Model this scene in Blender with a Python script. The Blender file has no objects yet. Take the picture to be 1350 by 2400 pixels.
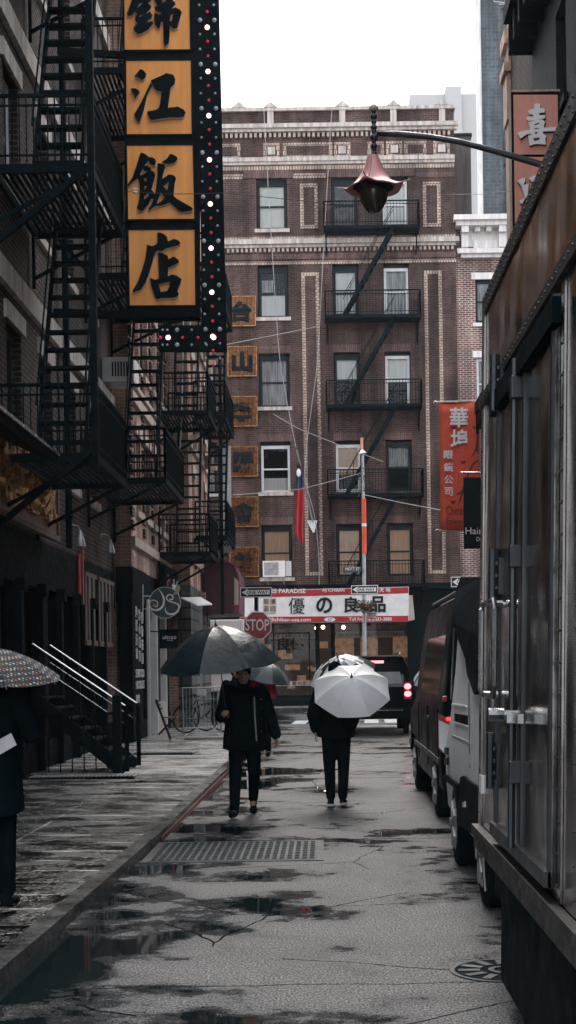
HAZE = .00025; OVER = 1.7; EXPO = 0.25
import bpy, bmesh, math, random
from mathutils import Vector, Matrix, Quaternion
random.seed(7)
R = math.radians
COL = bpy.context.scene.collection
F = 3333.33; CX = 760.0; CY = 1560.0; ROLL = R(.85); EYE = 1.7
CR, SR = math.cos(ROLL), math.sin(ROLL)
def W(px, py, d):
    u = px-CX; v = CY-py
    return Vector(((u*CR+v*SR)/F*d, d, EYE+(-u*SR+v*CR)/F*d))
def SP(px, py, X):                       # a point on the vertical plane x = X
    u = px-CX; v = CY-py
    u2 = u*CR+v*SR; v2 = -u*SR+v*CR; d = X*F/u2
    return Vector((X, d, EYE+v2/F*d))
# ------------------------------------------------------------ materials
MATS = {}
def nmat(name):
    m = bpy.data.materials.new(name); m.use_nodes = True; MATS[name] = m
    nt = m.node_tree; b = nt.nodes['Principled BSDF']
    return m, nt, b
def N(nt, t, **kw):
    n = nt.nodes.new(t)
    for k, v in kw.items():
        if k.startswith('i_'): n.inputs[k[2:].replace('_', ' ')].default_value = v
        else: setattr(n, k, v)
    return n
def ramp(nt, fac, stops, interp='LINEAR'):
    r = nt.nodes.new('ShaderNodeValToRGB'); r.color_ramp.interpolation = interp
    e = r.color_ramp.elements
    while len(e) > 1: e.remove(e[-1])
    for i, (p, c) in enumerate(stops):
        if i == 0: e[0].position = p; x = e[0]
        else: x = e.new(p)
        x.color = (c, c, c, 1) if not hasattr(c, '__len__') else (*c[:3], 1)
    nt.links.new(fac, r.inputs[0]); return r.outputs[0]
def mix(nt, fac, a, b, mode='MIX'):
    n = nt.nodes.new('ShaderNodeMix'); n.data_type = 'RGBA'; n.blend_type = mode
    for s, v in ((n.inputs[0], fac), (n.inputs[6], a), (n.inputs[7], b)):
        if hasattr(v, 'is_output') or isinstance(v, bpy.types.NodeSocket): nt.links.new(v, s)
        elif hasattr(v, '__len__'): s.default_value = (*v[:3], 1)
        else: s.default_value = v
    return n.outputs[2]
def mathn(nt, op, a, b=0.0):
    n = nt.nodes.new('ShaderNodeMath'); n.operation = op
    for s, v in ((n.inputs[0], a), (n.inputs[1], b)):
        if isinstance(v, bpy.types.NodeSocket): nt.links.new(v, s)
        else: s.default_value = v
    return n.outputs[0]
def bump(nt, b, h, dist, strength=1.0):
    n = nt.nodes.new('ShaderNodeBump'); n.inputs['Distance'].default_value = dist; n.inputs['Strength'].default_value = strength
    nt.links.new(h, n.inputs['Height']); nt.links.new(n.outputs[0], b.inputs['Normal'])
def noise(nt, vec, scale, detail=4, rough=.55):
    n = nt.nodes.new('ShaderNodeTexNoise'); n.inputs['Scale'].default_value = scale
    n.inputs['Detail'].default_value = detail; n.inputs['Roughness'].default_value = rough
    if vec is not None: nt.links.new(vec, n.inputs['Vector'])
    return n.outputs[0]
def M(name, col=None, rough=.6, metal=0., var=.25, scale=3., bmp=0., bscale=30., emit=None, es=0., spec=.5, streak=False):
    if name in MATS: return MATS[name]
    m, nt, b = nmat(name)
    tc = N(nt, 'ShaderNodeTexCoord'); v = tc.outputs['Object']
    if streak:
        mp = N(nt, 'ShaderNodeMapping'); mp.inputs['Scale'].default_value = (4, 4, .35); nt.links.new(v, mp.inputs[0]); vv = mp.outputs[0]
    else: vv = v
    f = noise(nt, vv, scale)
    lo = tuple(c*(1-var) for c in col); hi = tuple(min(1, c*(1+var)) for c in col)
    nt.links.new(ramp(nt, f, [(.3, lo), (.7, hi)]), b.inputs['Base Color'])
    nt.links.new(ramp(nt, noise(nt, v, scale*2.3), [(.3, max(.02, rough*.75)), (.7, min(1, rough*1.25))]), b.inputs['Roughness'])
    b.inputs['Metallic'].default_value = metal; b.inputs['Specular IOR Level'].default_value = spec
    if bmp: bump(nt, b, noise(nt, v, bscale, 3), bmp)
    if emit: b.inputs['Emission Color'].default_value = (*emit, 1); b.inputs['Emission Strength'].default_value = es
    return m
def wallvec(nt):                         # (horizontal run, height) whichever way the wall faces
    tc = N(nt, 'ShaderNodeTexCoord'); g = N(nt, 'ShaderNodeNewGeometry')
    s = N(nt, 'ShaderNodeSeparateXYZ'); nt.links.new(tc.outputs['Object'], s.inputs[0])
    sn = N(nt, 'ShaderNodeSeparateXYZ'); nt.links.new(g.outputs['True Normal'], sn.inputs[0])
    k = mathn(nt, 'GREATER_THAN', mathn(nt, 'ABSOLUTE', sn.outputs[0]), .6)
    a = mathn(nt, 'ADD', mathn(nt, 'MULTIPLY', s.outputs[1], k), mathn(nt, 'MULTIPLY', s.outputs[0], mathn(nt, 'SUBTRACT', 1.0, k)))
    c = N(nt, 'ShaderNodeCombineXYZ'); nt.links.new(a, c.inputs[0]); nt.links.new(s.outputs[2], c.inputs[1])
    return c.outputs[0], tc.outputs['Object']
def brick(name, c1, c2, mortar, bw=.22, bh=.075, ms=.01, dirt=.5, rough=.75, vert=False):
    if name in MATS: return MATS[name]
    m, nt, b = nmat(name)
    v, o = wallvec(nt)
    if vert:
        mp = N(nt, 'ShaderNodeMapping'); mp.inputs['Rotation'].default_value = (0, 0, R(90)); nt.links.new(v, mp.inputs[0]); v = mp.outputs[0]
    t = N(nt, 'ShaderNodeTexBrick'); nt.links.new(v, t.inputs['Vector'])
    t.inputs['Color1'].default_value = (*c1, 1); t.inputs['Color2'].default_value = (*c2, 1); t.inputs['Mortar'].default_value = (*mortar, 1)
    t.inputs['Scale'].default_value = 1; t.inputs['Mortar Size'].default_value = ms; t.inputs['Brick Width'].default_value = bw; t.inputs['Row Height'].default_value = bh
    t.inputs['Mortar Smooth'].default_value = .2; t.inputs['Bias'].default_value = -.1
    f = noise(nt, o, .7, 5); f2 = noise(nt, o, 9, 3)
    c = mix(nt, 1.0, t.outputs[0], ramp(nt, f, [(.3, 1-dirt), (.62, 1.1)]), 'MULTIPLY')
    c = mix(nt, 1.0, c, ramp(nt, f2, [(.3, .8), (.7, 1.15)]), 'MULTIPLY')
    mq = N(nt, 'ShaderNodeMapping'); mq.inputs['Scale'].default_value = (2.2, 2.2, .16); nt.links.new(o, mq.inputs[0])
    c = mix(nt, 1.0, c, ramp(nt, noise(nt, mq.outputs[0], 1., 4), [(.38, .55), (.6, 1.08)]), 'MULTIPLY')
    nt.links.new(c, b.inputs['Base Color']); b.inputs['Roughness'].default_value = rough; b.inputs['Specular IOR Level'].default_value = .15
    bump(nt, b, t.outputs['Fac'], -.008)
    return m
TEAL = (.0035, .009, .012)
M('iron', (.0035, .010, .014), .65, .0, .3, 6, spec=.02)
M('dark', TEAL, .7, 0, .3, 3, spec=.02)
M('darker', (.006, .014, .018), .6, 0, .3, 3, spec=.05)
M('roomdark', (.008, .016, .020), .9, spec=.0)  # near-black colour stands in for darkness inside the rooms
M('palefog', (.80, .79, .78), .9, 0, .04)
M('cream', (.40, .33, .28), .7, 0, .35, 2.5, .004, 12, streak=True, spec=.2)
M('limestone', (.46, .405, .37), .7, 0, .38, 2, .004, 15, streak=True, spec=.2)
M('whitestone', (.66, .63, .61), .7, 0, .2, 2, .004, 15, streak=True, spec=.2)
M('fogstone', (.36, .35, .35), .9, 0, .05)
M('white_paint', (.72, .70, .69), .5, 0, .12, 3)
M('white_frame', (.62, .62, .62), .45, 0, .1, 3)
M('blackframe', (.008, .018, .023), .5, spec=.15)
M('blind', (.80, .79, .77), .8, 0, .10, 2, streak=True)
M('curtainglow', (.38, .27, .20), .9, 0, .2, 5, emit=(.9, .55, .35), es=.10, streak=True)  # tan cloth with a faint glow standing in for room light
M('darkcurtain', (.09, .095, .10), .9, 0, .5, 4)
M('greycurtain', (.36, .36, .365), .9, 0, .6, 4, streak=True)
M('red', (.36, .012, .018), .5, 0, .15)
M('signred', (.30, .02, .03), .4)
M('banner', (.62, .075, .028), .7, 0, .18, 2)
M('orange', (.84, .33, .072), .6, 0, .16, 1.6, .002, 90, streak=True)
M('salmon', (.66, .27, .20), .6, 0, .08, 3, streak=True)
M('gold', (.11, .042, .013), .28, .65, .9, 3.5, .008, 7, streak=True)
M('chrome', (.42, .42, .43), .25, 1.0, .1)
M('steel', (.10, .095, .095), .4, .8, .35, 2.2, .003, 6)
M('concrete', (.22, .215, .21), .7, 0, .25, 3, .003, 30)
M('skin', (.42, .24, .17), .55, 0, .08)
M('cloth', (.0035, .009, .012), .95, 0, .3, 8, .004, 50, spec=.0)
M('clothgrey', (.09, .10, .11), .85, 0, .2, 8)
M('tyre', (.006, .011, .013), .85, 0, .2, 8, spec=.04)
M('rubber', (.005, .010, .012), .8, spec=.04)
M('blackpaint', (.004, .009, .012), .38, 0, .2, 2, spec=.05)
M('silverpaint', (.62, .64, .66), .38, .1, .10, 1.5, .001, 220)
M('carglass', (.006, .012, .015), .07, 0, .1, spec=.3)
M('umbwhite', (.66, .66, .67), .42, 0, .07, 5, .002, 30)
M('umbblack', (.008, .017, .022), .34, 0, .5, 5, .010, 8, spec=.25)
M('umbgrey', (.045, .06, .07), .4, 0, .3, 5, .004, 14)
M('lampred', (.58, .22, .21), .35, 0, .15, 5)
M('globe', (.03, .022, .016), .12)
M('taillit', (.5, .01, .02), .3, emit=(1, .03, .05), es=2.5)
M('tailhot', (.9, .4, .4), .3, emit=(1, .16, .18), es=3.5)
M('bulbred', (.35, .01, .03), .2, emit=(1, .03, .08), es=.25)
M('bulblit', (.9, .6, .6), .3, emit=(1, .62, .58), es=2.2)
M('bulbwhite', (.45, .50, .52), .2)
M('lamplit', (.9, .7, .4), .3, emit=(1, .62, .3), es=14)
M('maroon', (.055, .008, .022), .5)
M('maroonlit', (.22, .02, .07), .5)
M('magenta', (.45, .02, .10), .6)
M('white_letter', (.75, .73, .72), .6, 0, .05)
M('gunmetal', (.045, .05, .055), .4, .7, .3)
M('galv', (.36, .37, .38), .45, .6, .25, 6)
M('slate', (.045, .06, .068), .6, 0, .3, 10)
M('paper', (.55, .55, .56), .7)
M('wood', (.09, .05, .03), .6, 0, .4, 4, streak=True)
M('plant', (.05, .035, .025), .8, 0, .5, 9, spec=.1)
M('wire', (.35, .34, .34), .6)
M('wiredark', (.02, .028, .032), .6)
M('kerbstone', (.032, .034, .035), .3, 0, .9, 2.2, .012, 14)
M('kerbred', (.09, .028, .026), .35, 0, .8, 2.5)
M('roadpaint', (.62, .62, .60), .5, 0, .3, 6)
M('shopglow', (.35, .20, .12), .7, 0, .7, 5, emit=(1, .55, .3), es=.10)  # goods and posters glow faintly in place of interior lighting
M('shopdark', (.02, .022, .022), .5, 0, .8, 4, emit=(.9, .5, .3), es=.012)  # back wall carries a very faint glow for the lit shop
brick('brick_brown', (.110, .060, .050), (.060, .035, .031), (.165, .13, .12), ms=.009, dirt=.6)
brick('brick_soldier', (.16, .085, .075), (.12, .065, .06), (.20, .16, .15), bw=.30, bh=.075, vert=True)
brick('brick_tan', (.56, .43, .35), (.46, .35, .29), (.16, .12, .11), bw=.11, bh=.20, ms=.016, dirt=.35)
brick('brick_tanh', (.58, .44, .36), (.48, .36, .30), (.18, .13, .12), bw=.2, bh=.11, ms=.016, dirt=.35)
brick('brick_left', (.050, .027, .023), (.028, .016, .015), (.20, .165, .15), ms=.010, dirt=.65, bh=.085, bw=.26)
brick('brick_pink', (.46, .27, .20), (.34, .20, .15), (.50, .38, .32), ms=.012)
brick('brick_red', (.20, .075, .062), (.14, .055, .05), (.60, .50, .45), ms=.018, bh=.085, bw=.24)
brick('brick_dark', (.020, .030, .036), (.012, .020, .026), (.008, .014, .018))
brick('brick_slate', (.085, .10, .115), (.055, .067, .078), (.10, .115, .13), bw=.62, bh=.3, ms=.03, dirt=.3)
brick('brick_fog', (.62, .61, .60), (.56, .55, .54), (.48, .47, .47), bw=3, bh=3.5, ms=.4, dirt=.2)
brick('rustic', (.16, .155, .15), (.09, .09, .088), (.03, .03, .03), bw=.55, bh=.3, ms=.03, dirt=.5)
def glassmat():
    m, nt, b = nmat('window_glass')
    nt.nodes.remove(b); out = nt.nodes['Material Output']
    tr = N(nt, 'ShaderNodeBsdfTransparent'); tr.inputs[0].default_value = (.94, .95, .95, 1)
    gl = N(nt, 'ShaderNodeBsdfGlossy'); gl.inputs['Roughness'].default_value = .04; gl.inputs['Color'].default_value = (.36, .37, .38, 1)
    fr = N(nt, 'ShaderNodeFresnel'); fr.inputs[0].default_value = 1.42
    ms = N(nt, 'ShaderNodeMixShader'); nt.links.new(fr.outputs[0], ms.inputs[0]); nt.links.new(tr.outputs[0], ms.inputs[1]); nt.links.new(gl.outputs[0], ms.inputs[2])
    nt.links.new(ms.outputs[0], out.inputs[0])
glassmat()
# ------------------------------------------------------------ mesh helpers
class Fr:                                # a facade frame: a = along, b = outward, z = up
    def __init__(s, o, u, n): s.o = Vector(o); s.u = Vector(u); s.n = Vector(n)
    def p(s, a, b, z): return s.o + s.u*a + s.n*b + Vector((0, 0, z))
WF = Fr((0, 0, 0), (1, 0, 0), (0, 1, 0))
BASE = {}
SPLIT = {'lintel', 'hinge', 'door_seam', 'baluster_', 'shop_pilaster_', 'panel_seam', 'support_arm', 'string_course', 'parapet_pilaster', 'rosette_tile', 'bracketed_ledge', 'bracket', 'back_leg', 'front_leg',
         'roof_rack', 'side_window', 'poster', 'locking_bar', 'head_board', 'window_strip', 'ledge', 'mullion', 'wheel', 'red_stripe', 'red_wrap', 'white_collar', 'knob', 'pole', 'shop_window',
         'snap', 'coat_lining', 'trim', 'bumper_trim', 'brace', 'mark', 'modillion', 'end_window', 'handrail', 'grille', 'lit_bulb', 'logo_tile', 'hood_rib'}
class MB:
    def __init__(s): s.v = []; s.f = []; s.smooth = False
    def quadbox(s, P):                   # eight corners
        i = len(s.v); s.v += [Vector(p) for p in P]
        for q in ((0,3,2,1),(4,5,6,7),(0,1,5,4),(1,2,6,5),(2,3,7,6),(3,0,4,7)): s.f.append(tuple(i+k for k in q))
        return s
    def box(s, a0, a1, b0, b1, z0, z1, fr=WF):
        s.quadbox([fr.p(a, b, z) for z in (z0, z1) for a, b in ((a0, b0), (a1, b0), (a1, b1), (a0, b1))])
        return s
    def bar(s, p, q, w, h=None, up=Vector((0, 0, 1))):
        p = Vector(p); q = Vector(q); h = h or w; d = (q-p).normalized()
        if abs(d.dot(up)) > .98: up = Vector((0, 1, 0))
        x = d.cross(up).normalized()*w/2; y = x.cross(d).normalized()*h/2
        s.quadbox([p-x-y, p+x-y, p+x+y, p-x+y, q-x-y, q+x-y, q+x+y, q-x+y]); return s
    def tube(s, pts, rads, n=8, cap=True):
        pts = [Vector(p) for p in pts]
        if not hasattr(rads, '__len__'): rads = [rads]*len(pts)
        i0 = len(s.v); x = None
        for k, p in enumerate(pts):
            d = (pts[min(k+1, len(pts)-1)]-pts[max(k-1, 0)]).normalized()
            if x is None: x = d.orthogonal().normalized()
            else: x = (x-d*x.dot(d)); x = x.normalized() if x.length > 1e-6 else d.orthogonal().normalized()
            y = d.cross(x)
            for j in range(n):
                a = 2*math.pi*j/n; s.v.append(p+(x*math.cos(a)+y*math.sin(a))*rads[k])
        for k in range(len(pts)-1):
            for j in range(n):
                a = i0+k*n+j; b = i0+k*n+(j+1) % n; s.f.append((a, b, b+n, a+n))
        if cap:
            s.f.append(tuple(i0+j for j in range(n))[::-1]); s.f.append(tuple(i0+(len(pts)-1)*n+j for j in range(n)))
        return s
    def ball(s, c, rx, ry=None, rz=None, n=10, m=7, mat=None):
        ry = ry or rx; rz = rz or rx; c = Vector(c); i0 = len(s.v); mat = mat or Matrix.Identity(3)
        for k in range(m+1):
            t = math.pi*k/m
            for j in range(n):
                a = 2*math.pi*j/n; s.v.append(c+mat@Vector((rx*math.sin(t)*math.cos(a), ry*math.sin(t)*math.sin(a), rz*math.cos(t))))
        for k in range(m):
            for j in range(n):
                a = i0+k*n+j; b = i0+k*n+(j+1) % n; s.f.append((a, b, b+n, a+n))
        return s
    def lathe(s, c, prof, n=16):         # prof: (r, z)
        c = Vector(c); i0 = len(s.v)
        for r, z in prof:
            for j in range(n):
                a = 2*math.pi*j/n; s.v.append(c+Vector((r*math.cos(a), r*math.sin(a), z)))
        for k in range(len(prof)-1):
            for j in range(n):
                a = i0+k*n+j; b = i0+k*n+(j+1) % n; s.f.append((a, b, b+n, a+n))
        s.f.append(tuple(i0+j for j in range(n))); s.f.append(tuple(i0+(len(prof)-1)*n+j for j in range(n))[::-1])
        return s
    def prism(s, P, d):                  # planar loop of points pushed by vector d
        P = [Vector(p) for p in P]; d = Vector(d); i = len(s.v); n = len(P)
        s.v += P + [p+d for p in P]
        s.f.append(tuple(range(i, i+n))); s.f.append(tuple(range(i+n, i+2*n))[::-1])
        for k in range(n): s.f.append((i+k, i+n+k, i+n+(k+1) % n, i+(k+1) % n))
        return s
    def sheet(s, P): i = len(s.v); s.v += [Vector(p) for p in P]; s.f.append(tuple(range(i, i+len(P)))); return s
    def islands(s):
        par = list(range(len(s.v)))
        def fd(i):
            while par[i] != i: par[i] = par[par[i]]; i = par[i]
            return i
        for f in s.f:
            for i in f[1:]: par[fd(i)] = fd(f[0])
        g = {}
        for f in s.f: g.setdefault(fd(f[0]), []).append(f)
        out = []
        for fs in g.values():
            m = MB(); ix = sorted({i for f in fs for i in f}); mp = {i: k for k, i in enumerate(ix)}
            m.v = [s.v[i] for i in ix]; m.f = [tuple(mp[i] for i in f) for f in fs]; out.append(m)
        return out
    def build(s, name, mat, parent=None, smooth=False, bev=0, merge=False, whole=False):
        if name in SPLIT and not whole:
            L = s.islands()
            if len(L) > 1: return [m.build(name, mat, parent, smooth, bev, merge, True) for m in L][0]
        base = BASE.get(parent.name, Vector()) if parent else Vector()
        me = bpy.data.meshes.new(name); me.from_pydata([v-base for v in s.v], [], s.f)
        bm = bmesh.new(); bm.from_mesh(me)
        if merge: bmesh.ops.remove_doubles(bm, verts=bm.verts, dist=1e-5)
        bmesh.ops.recalc_face_normals(bm, faces=bm.faces)
        if bev: bmesh.ops.bevel(bm, geom=list(bm.edges), offset=bev, segments=2, affect='EDGES', profile=.5)
        bm.to_mesh(me); bm.free()
        if smooth:
            for p in me.polygons: p.use_smooth = True
        return link(name, me, mat, parent, base)
def link(name, me, mat, parent, base):
    if mat is not None:
        for mm in (mat if isinstance(mat, (list, tuple)) else [mat]): me.materials.append(MATS[mm] if isinstance(mm, str) else mm)
    o = bpy.data.objects.new(name, me); COL.objects.link(o)
    if parent: o.parent = parent
    BASE[o.name] = base; return o
def root(name, label, cat, loc=(0, 0, 0), group=None):
    o = bpy.data.objects.new(name, None); COL.objects.link(o); o.location = loc; o.empty_display_size = .2
    o['label'] = label; o['category'] = cat
    if group: o['group'] = group
    BASE[o.name] = Vector(loc); return o
def tag(o, label, cat, group=None):
    o['label'] = label; o['category'] = cat
    if group: o['group'] = group
    return o
def struct(o): o['kind'] = 'structure'; return o
def curve_mesh(polys=None, text=None, bold=0.0):
    if text is not None:
        cu = bpy.data.curves.new('c', 'FONT'); cu.body = text; cu.size = 1; cu.offset = bold; cu.resolution_u = 3
    else:
        cu = bpy.data.curves.new('c', 'CURVE'); cu.dimensions = '2D'; cu.fill_mode = 'BOTH'
        for P in polys:
            sp = cu.splines.new('POLY'); sp.points.add(len(P)-1); sp.use_cyclic_u = True
            for i, (x, y) in enumerate(P): sp.points[i].co = (x, -y, 0, 1)
    cu.extrude = .5
    o = bpy.data.objects.new('c', cu); COL.objects.link(o)
    dg = bpy.context.evaluated_depsgraph_get(); dg.update()
    me = bpy.data.meshes.new_from_object(o.evaluated_get(dg)); bpy.data.objects.remove(o); bpy.data.curves.remove(cu)
    me.materials.clear(); return me
def shape(name, mat, parent, fn, polys=None, text=None, bold=0.):
    me = curve_mesh(polys, text, bold); base = BASE.get(parent.name, Vector()) if parent else Vector()
    if text is not None:
        xs = [v.co.x for v in me.vertices]; ys = [v.co.y for v in me.vertices]
        x0, x1, y0, y1 = min(xs), max(xs), min(ys), max(ys)
        for v in me.vertices: v.co = fn((v.co.x-x0)/(x1-x0), (v.co.y-y0)/(y1-y0), v.co.z) - base
    else:
        for v in me.vertices: v.co = fn(v.co.x, -v.co.y, v.co.z) - base
    return link(name, me, mat, parent, base)
def text_px(name, s, mat, parent, x0, y0, x1, y1, d, th=.02, bold=.0):   # lettering filling a facing rectangle
    a = W(x0, y1, d); b = W(x1, y1, d); c = W(x0, y0, d)
    return shape(name, mat, parent, lambda u, v, z: a+(b-a)*u+(c-a)*v+Vector((0, -(z+.5)*th, 0)), text=s, bold=bold)
def text_fr(name, s, mat, parent, fr, a0, a1, z0, z1, b, th=.02, bold=0.):
    return shape(name, mat, parent, lambda u, v, z: fr.p(a0+(a1-a0)*u, b+(z+.5)*th, z0+(z1-z0)*v), text=s, bold=bold)
def ribbon(pts):                         # centre line with widths -> smooth outline
    n = len(pts); P = []
    def cr(a, b, c, d, t): return .5*((2*b)+(-a+c)*t+(2*a-5*b+4*c-d)*t*t+(-a+3*b-3*c+d)*t**3)
    for i in range(n-1):
        q = [pts[max(i-1, 0)], pts[i], pts[i+1], pts[min(i+2, n-1)]]
        for k in range(5): P.append(tuple(cr(q[0][j], q[1][j], q[2][j], q[3][j], k/5) for j in range(3)))
    P.append(pts[-1]); L = []; Rr = []
    for i, (x, y, w) in enumerate(P):
        a = P[max(i-1, 0)]; b = P[min(i+1, len(P)-1)]; dx, dy = b[0]-a[0], b[1]-a[1]; l = math.hypot(dx, dy) or 1
        L.append((x-dy/l*w/2, y+dx/l*w/2)); Rr.append((x+dy/l*w/2, y-dx/l*w/2))
    return L, Rr
def ribbon_mb(mb, pts, fn, th):          # solid ribbon made of quads
    L, Rr = ribbon(pts)
    for i in range(len(L)-1):
        P = [L[i], Rr[i], Rr[i+1], L[i+1]]
        mb.quadbox([fn(*p, 0) for p in P]+[fn(*p, th) for p in P])
# ------------------------------------------------------------ walls and windows
def wall(mb, fr, a0, a1, z0, z1, holes, t=.35, b=0.):
    zs = sorted({z0, z1} | {h[2] for h in holes if z0 < h[2] < z1} | {h[3] for h in holes if z0 < h[3] < z1})
    for za, zb in zip(zs, zs[1:]):
        hs = sorted((h[0], h[1]) for h in holes if h[2] <= za+1e-6 and h[3] >= zb-1e-6)
        c = a0
        for h0, h1 in hs:
            if h0 > c: mb.box(c, h0, b-t, b, za, zb, fr)
            c = max(c, h1)
        if c < a1: mb.box(c, a1, b-t, b, za, zb, fr)
def window(par, fr, a0, a1, z0, z1, frame='blackframe', blind=None, sill=None, set_=.16, rail=.5, bl=1.0, lintel=None, b=0., muntin=False):
    m = MB(); w = .095; b0 = b-set_-.08; b1 = b-set_
    m.box(a0, a0+w, b0, b1, z0, z1, fr); m.box(a1-w, a1, b0, b1, z0, z1, fr)
    m.box(a0+w, a1-w, b0, b1, z0, z0+w, fr); m.box(a0+w, a1-w, b0, b1, z1-w*1.3, z1, fr)
    zr = z0+(z1-z0)*rail; m.box(a0+w, a1-w, b0+.005, b1-.01, zr-.03, zr+.03, fr)
    if muntin:
        am = (a0+a1)/2; m.box(am-.015, am+.015, b0+.01, b1-.02, z0+w, z1-w, fr)
    o = m.build('window', frame, par)
    p = MB(); p.box(a0+w, a1-w, b0+.03, b0+.038, z0+w, z1-w*1.3, fr); p.build('pane', 'window_glass', o)
    if blind:
        zt = z1-w; zb = zt-(zt-z0)*bl; q = MB(); n = 9
        for k in range(n):
            u0 = a0+w+(a1-a0-2*w)*k/n; u1 = a0+w+(a1-a0-2*w)*(k+1)/n; d = .02*(k % 2)
            q.box(u0, u1, b0-.045-d, b0-.02-d, zb, zt, fr)
        q.build('blind', blind, o)
    if sill: MB().box(a0-.12, a1+.12, b-.05, b+.07, z0-.14, z0, fr).build('sill', sill, o)
    if lintel: MB().box(a0-.15, a1+.15, b-.04, b+.05, z1, z1+.26, fr).build('lintel', lintel, o)
    return o
# ------------------------------------------------------------ fire escape
def fire_escape(label, fr, a0, a1, b1, zs, stair, sb, rail_h=.95, bal=.13, b0=.06, foot=None, ornate=False):
    r = root('fire_escape', label, 'fire escape', fr.p(a0, b0, zs[0]))
    for z in zs:
        m = MB(); m.box(a0, a1, b1-.06, b1, z-.10, z+.02, fr); m.box(a0, a1, b0, b0+.06, z-.10, z+.02, fr)
        m.box(a0, a0+.06, b0+.06, b1-.06, z-.10, z+.02, fr); m.box(a1-.06, a1, b0+.06, b1-.06, z-.10, z+.02, fr)
        b = b0+.1
        while b < b1-.08: m.box(a0+.06, a1-.06, b, b+.045, z-.03, z, fr); b += .085
        m.build('platform', 'iron', r)
        m = MB(); h = rail_h
        def rl(pa, pb):
            m.bar(fr.p(*pa, z+h), fr.p(*pb, z+h), .045); m.bar(fr.p(*pa, z+h*.86), fr.p(*pb, z+h*.86), .025); m.bar(fr.p(*pa, z+.14), fr.p(*pb, z+.14), .025)
            L = math.hypot(pb[0]-pa[0], pb[1]-pa[1]); n = max(2, int(L/bal))
            for k in range(n+1):
                t = k/n; q = (pa[0]+(pb[0]-pa[0])*t, pa[1]+(pb[1]-pa[1])*t); th = .045 if k in (0, n) else .016
                m.bar(fr.p(*q, z), fr.p(*q, z+h), th)
        rl((a0+.02, b1-.02), (a1-.02, b1-.02)); rl((a0+.02, b0+.02), (a0+.02, b1-.02)); rl((a1-.02, b0+.02), (a1-.02, b1-.02))
        m.build('railing', 'iron', r)
        m = MB()
        for a in (a0+.1, a1-.1): m.bar(fr.p(a, b0, z-.75), fr.p(a, b1-.1, z-.08), .05); m.bar(fr.p(a, b0, z-.9), fr.p(a, b0, z-.05), .05)
        m.build('bracket', 'iron', r)
    lv = list(zs) + ([foot] if foot else [])
    for z0, z1 in zip(zs, zs[1:]):
        at, ab = stair; m = MB(); n = int((z1-z0)/.30)
        for sd in sb: m.bar(fr.p(ab, sd, z0), fr.p(at, sd, z1), .035, .15); 
        for k in range(1, n+1):
            t = k/(n+.5); a = ab+(at-ab)*t; z = z0+(z1-z0)*t
            m.box(a-.09, a+.09, sb[0], sb[1], z-.02, z+.02, fr)
        o = m.build('stair', 'iron', r)
        m = MB(); 
        for sd in sb: m.bar(fr.p(ab, sd, z0+.8), fr.p(at, sd, z1+.8), .022)
        for t in (.15, .5, .85): m.bar(fr.p(ab+(at-ab)*t, sb[1], z0+(z1-z0)*t), fr.p(ab+(at-ab)*t, sb[1], z0+(z1-z0)*t+.8), .02)
        m.build('handrail', 'iron', o)
    return r
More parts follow.
